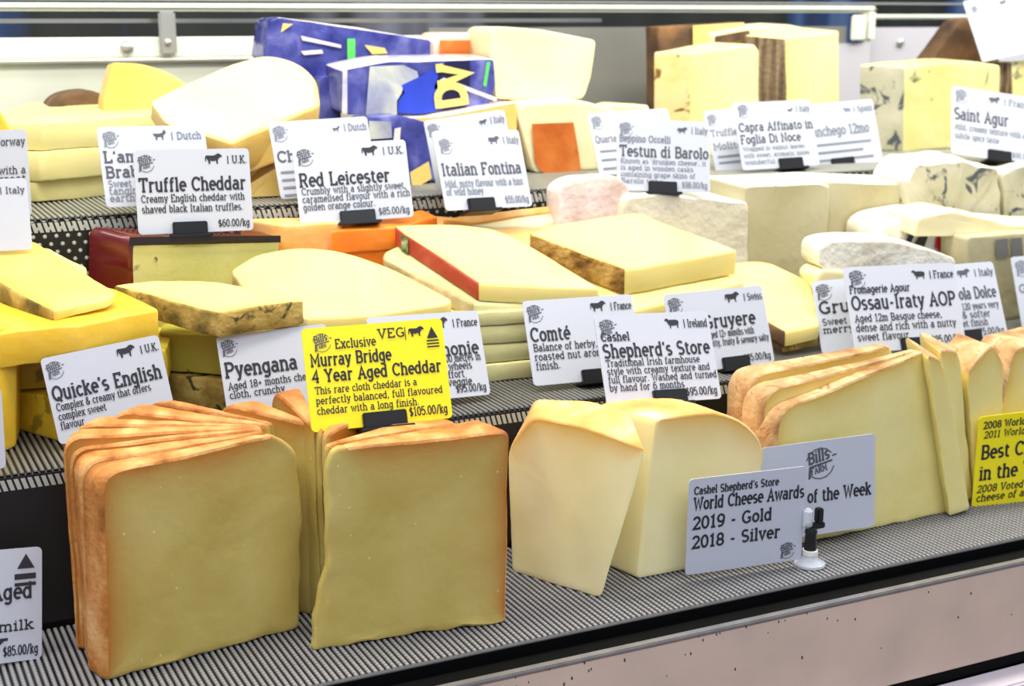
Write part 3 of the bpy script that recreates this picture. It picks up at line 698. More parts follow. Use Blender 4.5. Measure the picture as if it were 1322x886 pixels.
def ched(label, plane, pts, off, re, rad, **k):
    return solid('cheese_slice', label, plane, pts, off, M['ched'], M['ched_rind'], re=re, rad=rad, bev=.0028, amp=.0011, freq=22, rw=.013, group=gA, **k)
def to(p, q, z): a = onz(q, z)-onz(p, z); return (a[0], a[1], 0)
o_l = to((131, 612), (106, 600), .1435)
ched('large front cheddar slice at left end of the lowest step, widest of the fan', ('v', (136, 881), (386, 812), 0), [(136, 881), (129, 612), (352, 561), (380, 574), (391, 640), (386, 812)],
     [o_l, o_l, (-.001, .006, 0), (-.001, .005, 0), (-.001, .005, 0), (-.001, .005, 0)], (0, 1), [.003, .014, .012, .01, .01, .004], cut_amp=.002)
slice_('cheddar slice directly behind the big left front slice, brown rind edge showing', (345, 557), (103, 596), (88, 581), ZT, M['ched'], M['ched_rind'], group=gA)
slice_('third cheddar slice back in the left fan, with a rounded pale rind shoulder', (340, 554), (87, 578), (76, 566), .148, M['ched'], M['ched_rind'], group=gA)
slice_('fourth cheddar slice back in the left fan, in front of the small dark gap', (338, 552), (78, 563), (88, 549), .156, M['ched'], M['ched_rind'], group=gA)
slice_('fifth cheddar slice back in the left fan, below the tilted U.K. card', (338, 550), (92, 546), (118, 532), .158, M['ched'], M['ched_rind'], group=gA)
slice_('cheddar slice with a dark brown end showing, rising in the rear of the left fan', (345, 550), (139, 528), (180, 515), .163, M['ched'], M['ched_rind'], group=gA)
slice_('rearmost cheddar slice of the left fan, right beside the card left of the yellow one', (350, 548), (184, 514), (224, 511), .163, M['ched'], M['ched_rind'], group=gA)
slice_('cheddar slice between the two big blocks, pale top left of the yellow card', (398, 549), (280, 516), (330, 508), .162, M['ched'], M['ched_rind'], group=gA)
slice_('thin cheddar slice with a pointed raised corner just left of the yellow card', (405, 553), (350, 497), (392, 488), .167, M['ched'], M['ched_rind'], group=gA)
slice_('narrow cheddar slice under the bottom left corner of the yellow card', (409, 557), (400, 492), (440, 492), .166, M['ched'], M['ched_rind'], group=gA)
slice_('narrow cheddar slice hidden under the yellow card clip, only its edges showing', (415, 562), (452, 505), (520, 512), .155, M['ched'], M['ched_rind'], group=gA)
slice_('cheddar slice behind the right front cheddar block, thin rind strip above its top edge', (420, 574), (600, 541), (560, 526), ZT-.001, M['ched'], M['ched_rind'], group=gA)
o_r = to((659, 556), (618, 541), .1395)
ched('right front cheddar block with a square cut face, below the large yellow card', ('v', (402, 840), (655, 803), 0), [(402, 840), (426, 710), (423, 590), (446, 578), (660, 555), (655, 803)],
     [(-.001, .006, 0), (-.001, .006, 0), (-.001, .006, 0), (-.001, .008, 0), o_r, o_r], (3, 4), [.004, .02, .012, .01, .007, .003], cut_amp=.0025)
# sheep cheese pair
gC = 'washed sheep cheese pieces under the Ireland card'
vC = ('v', (663, 738), (775, 773), 0)
solid('cheese_wedge', 'pale sheep cheese wedge leaning forward beside the right cheddar block', vC, [(661, 738), (656, 578), (688, 538), (758, 552), (834, 580), (776, 773)],
      [(.03, .045, 0), (.03, .04, 0), (.018, .032, .005), (.03, .045, .006), (.014, .048, .014), (.006, .02, 0)], M['sheep'], M['sheep_rind'], re=(1, 2, 3), rad=[.003, .012, .008, .01, .004, .007], rw=.012, group=gC)
vC2 = ('v', (822, 748), (985, 717), 0)
solid('cheese_wedge', 'upright sheep cheese wedge with a rounded shoulder, carrying the Ireland card', vC2, [(822, 748), (846, 540), (940, 529), (990, 572), (985, 717)],
      [(-.014, .06, 0), (-.02, .055, 0), (-.01, .075, 0), (.0, .07, 0), (.0, .07, 0)], M['sheep'], M['sheep_rind'], re=(1, 2), rad=[.004, .008, .03, .022, .004], rw=.014, group=gC)
# Ossau wheel, right
gD = 'upright Ossau-Iraty slices on the lowest step'
vD = ('v', (1055, 700), (1228, 660), 0)
def dslice(label, pts, off, re=(0, 1), rad=(.004, .02, .006, .004), plane=vD, **k):
    return solid('cheese_slice', label, plane, pts, off, M['ossau'], M['ossau_rind'], re=re, rad=list(rad), bev=.0025, amp=.0011, freq=24, rw=.01, cut_amp=.001, group=gD, **k)
dslice('large front Ossau-Iraty slice with wide yellow cut face, behind the white Week card', [(1000, 712), (1002, 532), (1196, 452), (1228, 660)], [(-.006, .02, 0), (-.008, .022, -.001), (-.002, .006, 0), (0, .006, 0)])
dslice('second Ossau-Iraty slice, its rounded rind showing left of the large front slice', [(983, 702), (984, 506), (1188, 451), (1224, 655)], [(-.006, .02, 0), (-.006, .022, 0), (-.002, .006, 0), (0, .006, 0)], plane=('v', (1055, 692), (1228, 655), 0))
dslice('rearmost left Ossau-Iraty slice, its rind curving beside the Gruyere card corner', [(960, 690), (966, 486), (1150, 446), (1206, 640)], [(-.004, .024, 0), (-.002, .03, 0), (0, .012, 0), (0, .01, 0)], plane=('v', (1055, 676), (1228, 640), 0))
dslice('narrow Ossau-Iraty slice leaning against the right edge of the large front slice', [(1226, 668), (1197, 458), (1218, 462), (1252, 658)], [(.02, .05, 0), (.02, .05, .004), (.01, .05, .004), (.01, .05, 0)], re=(1,), plane=('v', (1228, 668), (1252, 662), 0), rad=(.003, .006, .014, .003))
dslice('narrow Ossau-Iraty slice with brown rind top, second right of the large front slice', [(1244, 652), (1214, 452), (1238, 450), (1256, 646)], [(.02, .05, 0), (.02, .05, .004), (.01, .05, .004), (.01, .05, 0)], re=(1,), plane=('v', (1244, 652), (1256, 647), 0), rad=(.003, .006, .01, .003))
dslice('pale Ossau-Iraty wedge with rounded shoulder, above the yellow Best Cheese card', [(1262, 650), (1248, 482), (1282, 442), (1297, 470), (1294, 640)], [(.015, .05, 0), (.012, .05, .004), (.005, .05, .0), (.01, .05, .0), (.01, .05, 0)], re=(1, 2), plane=('v', (1262, 650), (1294, 641), 0), rad=(.003, .014, .008, .012, .003))
dslice('yellow Ossau-Iraty wedge cut by the right picture edge, behind the yellow Best Cheese card', [(1300, 640), (1292, 520), (1310, 450), (1380, 430), (1384, 622)], [(.015, .05, 0), (.012, .05, .0), (.005, .05, .0), (.01, .05, .0), (.01, .05, 0)], re=(1, 2), plane=('v', (1300, 640), (1384, 622), 0), rad=(.003, .02, .012, .006, .003))
solid('cheese_wedge', 'small yellow cheese piece in the dark gap above the Aged card at lower left', ('v', (-40, 800), (24, 786), 0), [(-40, 800), (-40, 690), (10, 684), (24, 700), (24, 786)], (-.01, .03, 0), M['pale'], None, rad=.004)
# ================================================================== MIDDLE STEP
gF = 'yellow slabs piled at the left end of the middle step'
solid('cheese_slab', 'bottom mottled slab of the yellow pile behind the tilted U.K. card', ('v', (18, 553), (90, 574), Z2), [(18, 553), (20, 500), (92, 508), (200, 500), (200, 566), (90, 574)][:1]+[(18, 506), (86, 514), (88, 574)], lambda p: (p[0]+.09, p[1]+.08, p[2]), M['yellow2'], None, rad=.003, group=gF)
solid('cheese_slab', 'second slab up in the yellow pile, partly behind the tilted U.K. card', ('z', .178), [(16, 462), (215, 452), (225, 420), (20, 420)], drop(.1525), M['yellow2'], None, rad=.004, group=gF)
solid('cheese_slab', 'thick bright yellow slab with glossy edge, right above the tilted U.K. card', ('f', ((104, 420), 1.062), ((60, 350), 1.19), 0), [(-30, 436), (22, 428), (104, 420), (206, 399), (150, 372), (60, 350), (-60, 350)], (0, 0, -.0255), M['yellow'], None, rad=.004, group=gF, amp=.0012)
solid('cheese_wedge', 'flat pale yellow wedge topping the left pile, its mottled rind at lower left', ('f', ((68, 402), 1.075), ((20, 310), 1.195), 0), [(-60, 330), (0, 310), (42, 311), (98, 345), (150, 376), (140, 386), (68, 402), (0, 368)], [(0, 0, -.02), (0, 0, -.02), (0, 0, -.011), (0, 0, -.011), (0, 0, -.006), (0, 0, -.006), (0, 0, -.008), (0, 0, -.02)], M['butter'], M['mottle'], re=(7, 6), rad=[.003, .003, .006, .004, .004, .004, .004, .003], group=gF, amp=.0012)
solid('cheese_slice', 'thin pale cheese slice peeking out behind the topping wedge of the left pile', ('f', ((68, 402), 1.075), ((20, 310), 1.195), -.006), [(40, 318), (62, 320), (112, 345), (110, 356), (80, 356), (40, 340)], (0, 0, -.009), M['pale'], None, rad=.002)
solid('cheese_slab', 'upright glossy yellow slab cut by the left picture edge', ('v', (-60, 610), (21, 577), Z2), [(-60, 610), (-60, 440), (22, 418), (21, 577)], (.01, .05, 0), M['yellow'], None, rad=.003)
gG = 'mottled rind slabs piled behind the white card beside the yellow one'
solid('cheese_slab', 'bottom olive slab of the mottled rind pile, left of the yellow card', ('z', .148), [(212, 484), (292, 492), (390, 468), (330, 430), (205, 430)], drop(Z2), M['mottle'], None, rad=.006, group=gG, amp=.0014)
solid('cheese_slab', 'greenish yellow middle slab of the mottled rind pile, left of the yellow card', ('z', .181), [(204, 430), (290, 436), (385, 418), (330, 385), (195, 390)], drop(.1495), M['greenpaste'], None, rad=.005, group=gG, amp=.0014)
solid('cheese_slab', 'top slab with mottled brown rind and pale wavy top, left of the yellow card', ('f', ((255, 399), 1.072), ((240, 362), 1.14), 0), [(283, 404), (255, 399), (146, 368), (200, 362), (275, 362), (394, 388)], (0, 0, -.0195), M['pale'], M['mottle'], re=(0, 1, 5), rad=[.004, .006, .003, .004, .006, .004], group=gG, amp=.0012, rw=.006)
# big flat wedges
solid('cheese_wedge', 'large flat pale yellow wedge directly behind the yellow card', ('f', ((480, 408), 1.085), ((400, 318), 1.165), 0), [(396, 412), (312, 372), (297, 350), (330, 328), (390, 318), (440, 324), (510, 347), (585, 388), (576, 394), (480, 408)], (0, 0, -.0165), M['pale'], M['greyrind'], re=(0, 1), rad=[.003, .006, .006, .012, .02, .02, .02, .004, .004, .004], group='flat wedges on the middle step', rw=.004)
solid('cheese_wedge', 'grey rinded wedge lying beneath the large flat pale wedge, mostly behind the cards', ('f', ((480, 408), 1.085), ((400, 318), 1.165), -.018), [(420, 444), (318, 392), (310, 378), (440, 344), (592, 402), (585, 420)], (0, 0, -.02), M['pale'], M['greyrind'], re=(0, 1, 2), rad=.006, group='flat wedges on the middle step', rw=.004)
# stack of slabs carrying the red label wedge
tI = ('f', ((618, 367), 1.095), ((600, 289), 1.162), 0)
tI2 = ('f', ((618, 367), 1.095), ((600, 289), 1.162), -.0165)
gI = 'pale slabs stacked under the red labelled wedge'
lab = ['lowest slab of the pale stack under the red labelled wedge, resting on the mat', 'second slab up in the stack right of the France card beside the yellow one', 'third slab up in the stack right of the France card beside the yellow one', 'fourth slab up in the stack right of the France card beside the yellow one']
hs = [Z2, .1365, .153, .1695, .183]
for k in range(4):
    zt = hs[k+1]-.0008
    f0, f1 = onz((600, 497), Z2), onz((790, 478), Z2)
    jx = (0.0, .002, -.002, .001)[k]
    P = [np.array([q[0]+jx, q[1]+abs(jx), zt]) for q in (f0, f1, f1+[.0, .10, 0], f0+[-.01, .10, 0], f0+[-.045, .07, 0])]
    solid('cheese_slab', lab[k], None, P, drop(hs[k]), M['palegreen'], M['greyrind'], re=(4,), rad=[.003, .003, .004, .004, .003], group=gI, rw=.006, amp=.001)
solid('cheese_slab', 'pale rinded slab lying directly under the red labelled wedge', tI2, [(612, 394), (494, 335), (496, 326), (540, 306), (650, 314), (700, 342), (775, 392)], (0, 0, -.014), M['palegreen'], M['greyrind'], re=(0, 1), rad=.004, group=gI, rw=.006, amp=.001)
solid('cheese_wedge', 'big wedge with a red label and green leaf strip along its rind', tI, [(618, 367), (519, 301), (508, 292), (538, 290), (600, 289), (650, 298), (700, 326), (775, 374)], (0, 0, -.0155), M['comte'], M['redlabel'], re=(0, 1), rad=[.003, .001, .003, .006, .02, .02, .02, .004], group='flat wedges on the middle step', rw=.003, rname='red_label')
wo = [o for o in COL.objects if o.get('label', '').startswith('big wedge with a red label')][0]
a0, a1, e0 = res(tI, [(519, 301), (508, 292), (618, 367)])
nrm = np.array([-(e0-a0)[1], (e0-a0)[0], 0]); nrm /= np.linalg.norm(nrm)
if nrm @ (C0-a0) < 0: nrm = -nrm
nrm = nrm*.0015; dz = np.array([0, 0, 1.0])
q0, q1 = a0+(e0-a0)*.09, a0-(e0-a0)*.0
mesh('leaf_label', [q0+nrm-dz*.0005, q1+nrm-dz*.0005, q1+nrm-dz*.0155, q0+nrm-dz*.0155], [(0, 1, 2, 3)], M['leaf'], wo, np.array(wo.location))['label'] = 'green leaf strip'
gJ = 'Comte wedges piled behind the Comte and Ireland cards'
solid('cheese_wedge', 'lower Comte wedge, thin yellow edge showing beneath the brown crusted one', ('f', ((806, 350), 1.10), ((760, 282), 1.158), -.0245), [(812, 404), (690, 330), (830, 300), (962, 365)], (0, 0, -.018), M['comte'], M['greyrind'], re=(0,), rad=.003, group=gJ, rw=.003)
solid('cheese_wedge', 'bottom Comte wedge of the pile, hidden mostly by the Comte card', ('f', ((806, 350), 1.10), ((760, 282), 1.158), -.0435), [(800, 430), (690, 360), (820, 330), (950, 390)], (0, 0, -.03), M['comte'], M['greyrind'], re=(0,), rad=.003, group=gJ, rw=.003)
solid('cheese_wedge', 'top Comte wedge with thick brown crusted rind on its left side', ('f', ((806, 350), 1.10), ((760, 282), 1.158), 0), [(806, 350), (681, 302), (705, 292), (822, 274), (951, 324)], [(0, 0, -.0235), (-.0, 0, -.0195), (0, 0, -.022), (0, 0, -.022), (0, 0, -.022)], M['comte'], M['crust'], re=(0, 1), rad=[.003, .004, .01, .01, .003], group=gJ, rw=.003, amp=.0012)
tK = ('f', ((1014, 430), 1.05), ((989, 337), 1.135), 0)
solid('cheese_wedge', 'sloping pale Gruyere wedge with dark rind at its base, right of the Gruyere card', tK, [(1014, 430), (994, 419), (940, 385), (930, 345), (960, 337), (989, 337), (1046, 364), (1058, 420)], (0, 0, -.014), M['pale'], M['brownrind'], re=(0, 1), rad=[.003, .005, .01, .01, .01, .012, .012, .004], rw=.003)
solid('cheese_wedge', 'dark rinded lower piece beneath the sloping pale Gruyere wedge', ('f', ((1014, 430), 1.05), ((989, 337), 1.135), -.0155), [(1010, 446), (992, 434), (938, 400), (930, 362), (989, 354), (1046, 380), (1058, 436)], (0, 0, -.008), M['mottle'], M['brownrind'], re=(0, 1, 5), rad=.005, rw=.003)
# truffle cheddar block in wax
vL = ('y', 1.168)
tr = solid('cheese_block', 'truffle cheddar block in burgundy wax, below the Truffle Cheddar card', vL, [(165, 500), (168, 306), (362, 306), (350, 470)], [(-.03, .036, 0), (-.027, .036, .006), (-.01, .038, .002), (-.01, .038, 0)], M['truffle'], M['waxred'], re=(0, 1), rad=[.003, .008, .004, .003], rname='wax_coat', bev=.003, rw=.002)
for o in [tr]:
    z0 = o.location.z
decal('black_wax_band', ('y', 1.166), [(166, 318), (167, 306), (362, 304), (362, 313), (178, 317)], M['waxblack'], tr, .001)
# red leicester
gM = 'red Leicester pieces behind the Red Leicester card'
solid('cheese_block', 'pale orange Leicester block between the Truffle and Red Leicester cards', ('y', 1.176), [(366, 400), (366, 291), (442, 288), (442, 400)], [(-.03, .03, 0), (-.03, .03, .004), (-.01, .03, .003), (-.01, .03, 0)], M['orange_pale'], None, rad=.003, group=gM)
solid('cheese_block', 'bright orange Leicester block left of the green leaf strip', ('y', 1.172), [(440, 400), (440, 310), (470, 303), (512, 298), (512, 400)], [(-.005, .034, 0), (.005, .034, .004), (.005, .034, .004), (.005, .034, .003), (.005, .034, 0)], M['orange'], None, rad=.004, group=gM)
tM = ('f', ((640, 300), 1.185), ((600, 268), 1.206), 0)
solid('cheese_slice', 'long orange Leicester slice lying behind the red labelled wedge', tM, [(505, 290), (545, 277), (640, 286), (705, 302), (735, 322), (700, 330), (640, 304), (560, 294)], (0, 0, -.02), M['orange_pale'], None, rad=.003, group=gM)
solid('cheese_slice', 'flat orange slice under the Red Leicester card bottom edge', ('f', ((440, 300), 1.17), ((540, 270), 1.206), .001), [(425, 300), (470, 288), (545, 270), (566, 280), (515, 294)], (0, 0, -.02), M['orange'], None, rad=.003, group=gM)
solid('cheese_slab', 'flat pale slab with orange edge under the Italian Fontina card', ('f', ((640, 300), 1.185), ((600, 268), 1.206), .004), [(570, 284), (610, 277), (748, 262), (754, 268), (690, 276), (610, 288)], (0, 0, -.01), M['orange_pale'], None, rad=.003, group=gM)
solid('cheese_slab', 'white topped slab between the red labelled wedge and the Italian Fontina card', ('f', ((640, 300), 1.185), ((600, 268), 1.206), .002), [(600, 290), (640, 293), (700, 292), (750, 274), (740, 270), (640, 280)], (0, 0, -.02), M['cream'], None, rad=.003)
# soft cheeses, rear right of the middle step
solid('cheese_block', 'pinkish bloomy soft cheese left of the Barolo card', ('y', 1.176), [(724, 400), (722, 242), (740, 229), (800, 228), (815, 250), (815, 400)], [(0, .03, 0)]*6, M['pinkrind'], None, rad=[.003, .008, .01, .01, .01, .003], amp=.002)
solid('cheese_block', 'white crumbly rinded block below the Barolo card', ('y', 1.165), [(770, 440), (808, 256), (850, 250), (966, 262), (966, 440)], [(0, .036, 0), (0, .036, .008), (0, .036, .008), (0, .036, .006), (0, .036, 0)], M['crumbly'], M['whiterind'], re=(1, 2), rad=[.003, .006, .006, .005, .003], amp=.0012, freq=60)
solid('cheese_block', 'tall grey cream block standing right of the white crumbly block', ('y', 1.168), [(966, 450), (962, 240), (1058, 236), (1072, 240), (1060, 440)], [(-.03, .033, 0), (-.03, .033, .008), (0, .033, .008), (0, .033, .006), (-.01, .033, 0)], M['greyblock'], M['whiterind'], re=(1, 2), rad=.004)
solid('cheese_block', 'wide grey cream block behind the tall one, left of the blue veined cheese', ('y', 1.175), [(1064, 430), (1070, 234), (1190, 238), (1200, 420)], [(0, .026, 0), (-.02, .026, .008), (-.02, .026, .008), (0, .026, 0)], M['greyblock'], M['whiterind'], re=(1,), rad=.004)
solid('cheese_block', 'blue veined cheese with a white lumpy top under the tilted blue cheese card', ('y', 1.165), [(1188, 410), (1172, 236), (1182, 213), (1240, 208), (1290, 218), (1294, 400)], [(0, .035, 0), (-.02, .035, .006), (-.01, .038, .008), (0, .038, .008), (0, .035, .004), (0, .035, 0)], M['bluegrey'], M['whiterind'], re=(1, 2, 3), rad=.006, amp=.0025, freq=50)
solid('cheese_block', 'blue veined cheese cut by the right picture edge, beside the white topped one', ('y', 1.165), [(1300, 400), (1294, 222), (1330, 212), (1390, 225), (1390, 390)], [(0, .035, 0)]*5, M['bluegrey'], M['whiterind'], re=(1, 2), rad=.006, amp=.0025, freq=50)
# bries by the Ossau card
solid('brie_wedge', 'flat white brie with rounded rim, behind the Ossau-Iraty card', ('y', 1.088), [(1070, 352), (1057, 342), (1058, 318), (1076, 312), (1120, 310), (1153, 311), (1190, 320), (1234, 334), (1236, 352)], (0, .03, .004), M['whiterind'], None, rad=[.003, .006, .008, .008, .012, .012, .012, .005, .003], amp=.001, cat='cheese')
solid('brie_wedge', 'lower white brie corner left of the Ossau-Iraty card top', ('y', 1.085), [(1072, 470), (1054, 357), (1062, 348), (1120, 352), (1120, 470)], (0, .03, .002), M['cream'], None, rad=.006, cat='cheese')
bo = solid('boxed_cheese', 'round white soft cheese with a black and red printed band, upper right of Ossau card', ('y', 1.122), [(1136, 400), (1132, 300), (1150, 286), (1200, 278), (1255, 284), (1262, 330), (1262, 400)], (0, .05, .006), M['whiterind'], None, rad=[.003, .01, .014, .012, .01, .006, .003], cat='cheese')
decal('printed_band', ('y', 1.1205), [(1164, 316), (1178, 288), (1222, 300), (1220, 326)], M['whitepaper'], bo, .0006)
decal('printed_band', ('y', 1.119), [(1168, 312), (1178, 292), (1184, 294), (1175, 314)], M['blackprint'], bo, .001)
decal('printed_band', ('y', 1.119), [(1180, 316), (1190, 296), (1200, 298), (1192, 320)], M['blackprint'], bo, .001)
decal('printed_band', ('y', 1.119), [(1206, 320), (1208, 306), (1217, 302), (1221, 312), (1219, 326)], M['redprint'], bo, .001)
bk = solid('cheese_block', 'tall beige block with grey taped label, right of the Gorgonzola Dolce card', ('y', 1.085), [(1246, 462), (1250, 306), (1332, 300), (1400, 300), (1400, 440)], [(-.01, .03, 0), (-.01, .03, .002), (0, .03, .002), (0, .03, .002), (0, .03, 0)], M['greyblock'], None, rad=.005)
decal('grey_label', ('y', 1.083), [(1284, 310), (1300, 308), (1302, 332), (1286, 334)], M['wrapgrey'], bk, .001)
decal('grey_label', ('y', 1.083), [(1304, 308), (1318, 307), (1320, 330), (1306, 331)], M['wrapgrey'], bk, .001)
solid('cheese_slab', 'white slab lying across the tall beige block at the right edge', ('y', 1.10), [(1180, 306), (1185, 282), (1230, 275), (1270, 282), (1300, 290), (1390, 296), (1390, 306)], (0, .05, .006), M['cream'], None, rad=.005, amp=.0015)
# ================================================================== TOP STEP
gP = 'goat cheese slabs piled at the left end of the top step'
for k, (lb, a, b, c, y) in enumerate([('bottom slab of the pale goat pile, resting on the black perforated mat', (-60, 262), (44, 263), (212, 250), 238),
                                       ('middle slab of the pale goat pile left of the goat icon card', (-60, 236), (58, 234), (212, 226), 194),
                                       ('top pale goat slab with a wavy white top, above the goat icon card', (-60, 192), (58, 194), (214, 172), 168)]):
    zz = [Z3, .2895, .3155][k]; zt = [.289, .315, .339][k]
    f = [onz((-40, 258), Z3), onz((44, 263), Z3), onz((214, 244), Z3), onz((212, 233), Z3), onz((30, 228), Z3)]
    j = [(.004, .002), (.008, -.004), (.012, .0)][k]
    P = [np.array([p[0]+j[0], p[1]+j[1], zt]) for p in f]
    if k == 2: P[2][2] += .004; P[3][2] += .006; P[4][2] += .006
    solid('cheese_slab', lb, None, P, drop(zz), M['brab'], None, rad=.004, group=gP, amp=.0016)
solid('cheese_slab', 'pale yellow slab at the far left edge behind the goat pile', ('y', 1.26), [(-60, 230), (-60, 140), (0, 142), (14, 165), (14, 230)], (-.01, .02, 0), M['yellow'], None, rad=.003)
solid('brown_shape', 'small dark brown rounded shape at the rear, above the goat pile', ('y', 1.47), [(60, 212), (62, 138), (78, 122), (112, 116), (136, 122), (150, 212)], (0, .05, 0), M['brownrind'], None, rad=[.003, .012, .015, .015, .01, .003], cat='cheese')  # plain dark brown solid with a rounded top, behind the goat pile
solid('cheese_wedge', 'golden gouda wedge standing behind the big tilted gouda wedge', ('y', 1.40), [(140, 235), (134, 132), (145, 80), (180, 82), (215, 92), (246, 112), (260, 230)], [(0, .035, 0), (0, .03, 0), (0, .025, -.002), (0, .025, -.002), (0, .03, -.002), (0, .03, 0), (0, .035, 0)], M['goudaside'], None, rad=[.003, .004, .004, .01, .02, .004, .003])
solid('cheese_wedge', 'big cream gouda wedge tilted forward, its broad top above the Truffle Cheddar card', None,
      [ony(p[:2], p[2]) for p in [(300, 186, 1.235), (215, 160, 1.25), (193, 131, 1.27), (240, 108, 1.30), (300, 82, 1.34), (345, 70, 1.36), (385, 80, 1.35), (410, 104, 1.32), (414, 136, 1.285)]],
      [(.0, .012, -.028), (.004, .02, -.02), (.004, .02, -.015), (.0, .025, -.03), (0, .025, -.03), (0, .025, -.03), (0, .02, -.034), (0, .015, -.036), (0, .012, -.036)], M['gouda'], M['goudaside'], re=(0, 8, 7), rad=[.003, .006, .004, .01, .02, .02, .02, .015, .006], rname='cut_side', rw=.002, amp=.0008)
gQ = 'golden gouda pieces below the big tilted gouda wedge'
solid('cheese_wedge', 'golden gouda wedge right of the Truffle Cheddar card, under the tilted one', ('y', 1.262), [(262, 212), (268, 183), (362, 182), (372, 190), (372, 204), (325, 222)], [(0, .05, .0)]*6, M['goudaside'], None, rad=.003, group=gQ)
solid('cheese_wedge', 'lowest golden gouda wedge on the mat right of the Truffle Cheddar card', ('y', 1.255), [(240, 246), (250, 222), (322, 222), (378, 204), (378, 245)], [(0, .05, .0)]*5, M['goudaside'], None, rad=.003, group=gQ)
# blue wrapped packs
gR = 'cheeses in printed blue plastic wrap on the top step'
r1 = solid('wrapped_cheese', 'long blue wrapped cheese at the top of the pile, under the rear rails', ('y', 1.43), [(412, 103), (342, 76), (348, 26), (358, 22), (450, 34), (558, 52), (561, 80), (560, 100)], [(.0, .05, .0)]*8, M['bluewrap'], M['film'], re=(3, 4), rad=[.004, .004, .003, .003, .006, .004, .004, .004], group=gR, rname='clear_wrap', pname='blue_wrap', cat='cheese pack')
pl = ('y', 1.428)
decal('gold_mark', pl, [(362, 42), (365, 30), (378, 31)], M['goldprint'], r1)
decal('green_stripe', pl, [(448, 50), (458, 50), (458, 76), (448, 76)], M['greenstripe'], r1)
decal('pale_print', pl, [(388, 46), (440, 58), (440, 62), (390, 52)], M['film'], r1)
decal('pale_print', pl, [(388, 66), (415, 64), (417, 69), (392, 71)], M['film'], r1)
decal('gold_mark', pl, [(470, 58), (496, 62), (500, 69), (480, 70)], M['goldprint'], r1)
r2 = solid('wrapped_cheese', 'wrapped cheese with gold letters and a grey white patch, middle of the pile', ('y', 1.36), [(444, 148), (440, 90), (500, 78), (638, 76), (640, 112), (632, 138), (560, 151)], [(0, .05, .004)]*7, M['bluewrap'], M['film'], re=(1, 2), rad=[.004, .004, .006, .004, .004, .01, .006], group=gR, rname='clear_wrap', pname='blue_wrap', cat='cheese pack')
pl = ('y', 1.358)
decal('pale_print', pl, [(441, 146), (442, 92), (448, 90), (448, 148)], M['film'], r2, .0009)
decal('pale_print', pl, [(472, 149), (477, 86), (520, 84), (538, 92), (540, 100), (522, 108), (518, 120), (512, 130), (512, 148)], M['greyprint'], r2, .0009)
decal('blue_print', pl, [(513, 145), (514, 130), (522, 120), (518, 110), (545, 97), (562, 86), (568, 110), (562, 144), (540, 147)], M['royal'], r2, .0012)
decal('dark_print', pl, [(560, 112), (574, 80), (606, 78), (606, 110), (600, 140), (572, 142)], M['navy'], r2, .0012)
ik = Ink()
def lettr(s, x, y, cap, rot):
    ik.text(s, x, y, cap, 2.0, rot=rot, width=None)
lettr('D', 601, -136, 34, math.radians(98)); lettr('V', 604, -110, 34, math.radians(96))
og_ = np.array(r2.location)
ik.v = [(a, b) for a, b in ik.v]
def cv(a, b, q):
    P = ony((a, max(-b, 79)), 1.3555)-og_; P[1] -= .00004*q; return tuple(P)
ik.out('gold_lettering', M['goldprint'], r2, conv=cv)
decal('green_stripe', pl, [(623, 110), (628, 80), (632, 80), (627, 112)], M['greenstripe'], r2, .0016)
decal('gold_mark', pl, [(566, 104), (572, 100), (640, 126), (640, 131)], M['film'], r2, .0018)
solid('wrapped_cheese', 'dark blue wrapped end between the gouda wedge and the gold lettered pack', ('y', 1.40), [(412, 196), (413, 100), (440, 94), (441, 196)], (0, .03, 0), M['bluewrap'], None, rad=.004, group=gR, cat='cheese pack')
r4 = solid('wrapped_cheese', 'crumpled blue and gold pack standing between the Leicester and Fontina cards', ('y', 1.30), [(470, 248), (474, 153), (520, 150), (562, 162), (580, 200), (580, 244)], (0, .05, 0), M['bluewrap'], None, rad=.006, group=gR, amp=.002, cat='cheese pack')
pl = ('y', 1.2965)
decal('pale_print', pl, [(476, 180), (476, 156), (504, 157), (506, 178)], M['greyprint'], r4)
decal('gold_mark', pl, [(528, 222), (552, 208), (556, 230), (540, 240), (530, 238)], M['goldprint'], r4, .003)
decal('pale_print', pl, [(505, 196), (508, 166), (516, 164), (514, 192)], M['film'], r4, .003)
solid('cheese_slab', 'pale slab edge under the gold lettered pack, above the Fontina card', ('y', 1.335), [(520, 168), (522, 152), (560, 150), (640, 136), (668, 132), (668, 210), (520, 210)], (0, .05, .0), M['goudaside'], M['film'], re=(1, 2, 3), rad=.003)
solid('cheese_block', 'rosy topped block with an orange face behind the gold lettered pack', ('y', 1.42), [(560, 200), (560, 54), (570, 43), (640, 42), (640, 200)], (0, .05, .0), M['rose'], None, rad=.003)
ro = [o for o in COL.objects if o.get('label', '').startswith('rosy topped')][0]
decal('orange_face', ('y', 1.418), [(567, 74), (567, 52), (607, 52), (607, 74)], M['redwash'], ro)
solid('cheese_block', 'large smooth ivory cheese block standing right of the gold lettered pack', ('y', 1.37), [(640, 128), (632, 40), (640, 34), (700, 38), (770, 52), (764, 100), (754, 127), (700, 130)], (0, .06, .0), M['cream'], None, rad=[.006, .006, .005, .006, .006, .006, .006, .01], amp=.0006)
co = solid('cheese_block', 'cream cheese with an orange washed rind panel, under the ivory block', ('y', 1.335), [(690, 232), (668, 150), (674, 135), (752, 130), (800, 144), (800, 228)], [(0, .05, 0), (0, .05, .0), (0, .06, .003), (0, .06, .003), (0, .05, .0), (0, .05, 0)], M['cream'], None, rad=[.006, .006, .008, .01, .012, .006])
decal('washed_rind', ('y', 1.3325), [(699, 222), (690, 210), (686, 160), (740, 158), (747, 200), (750, 222), (726, 229)], M['redwash'], co, .0008)
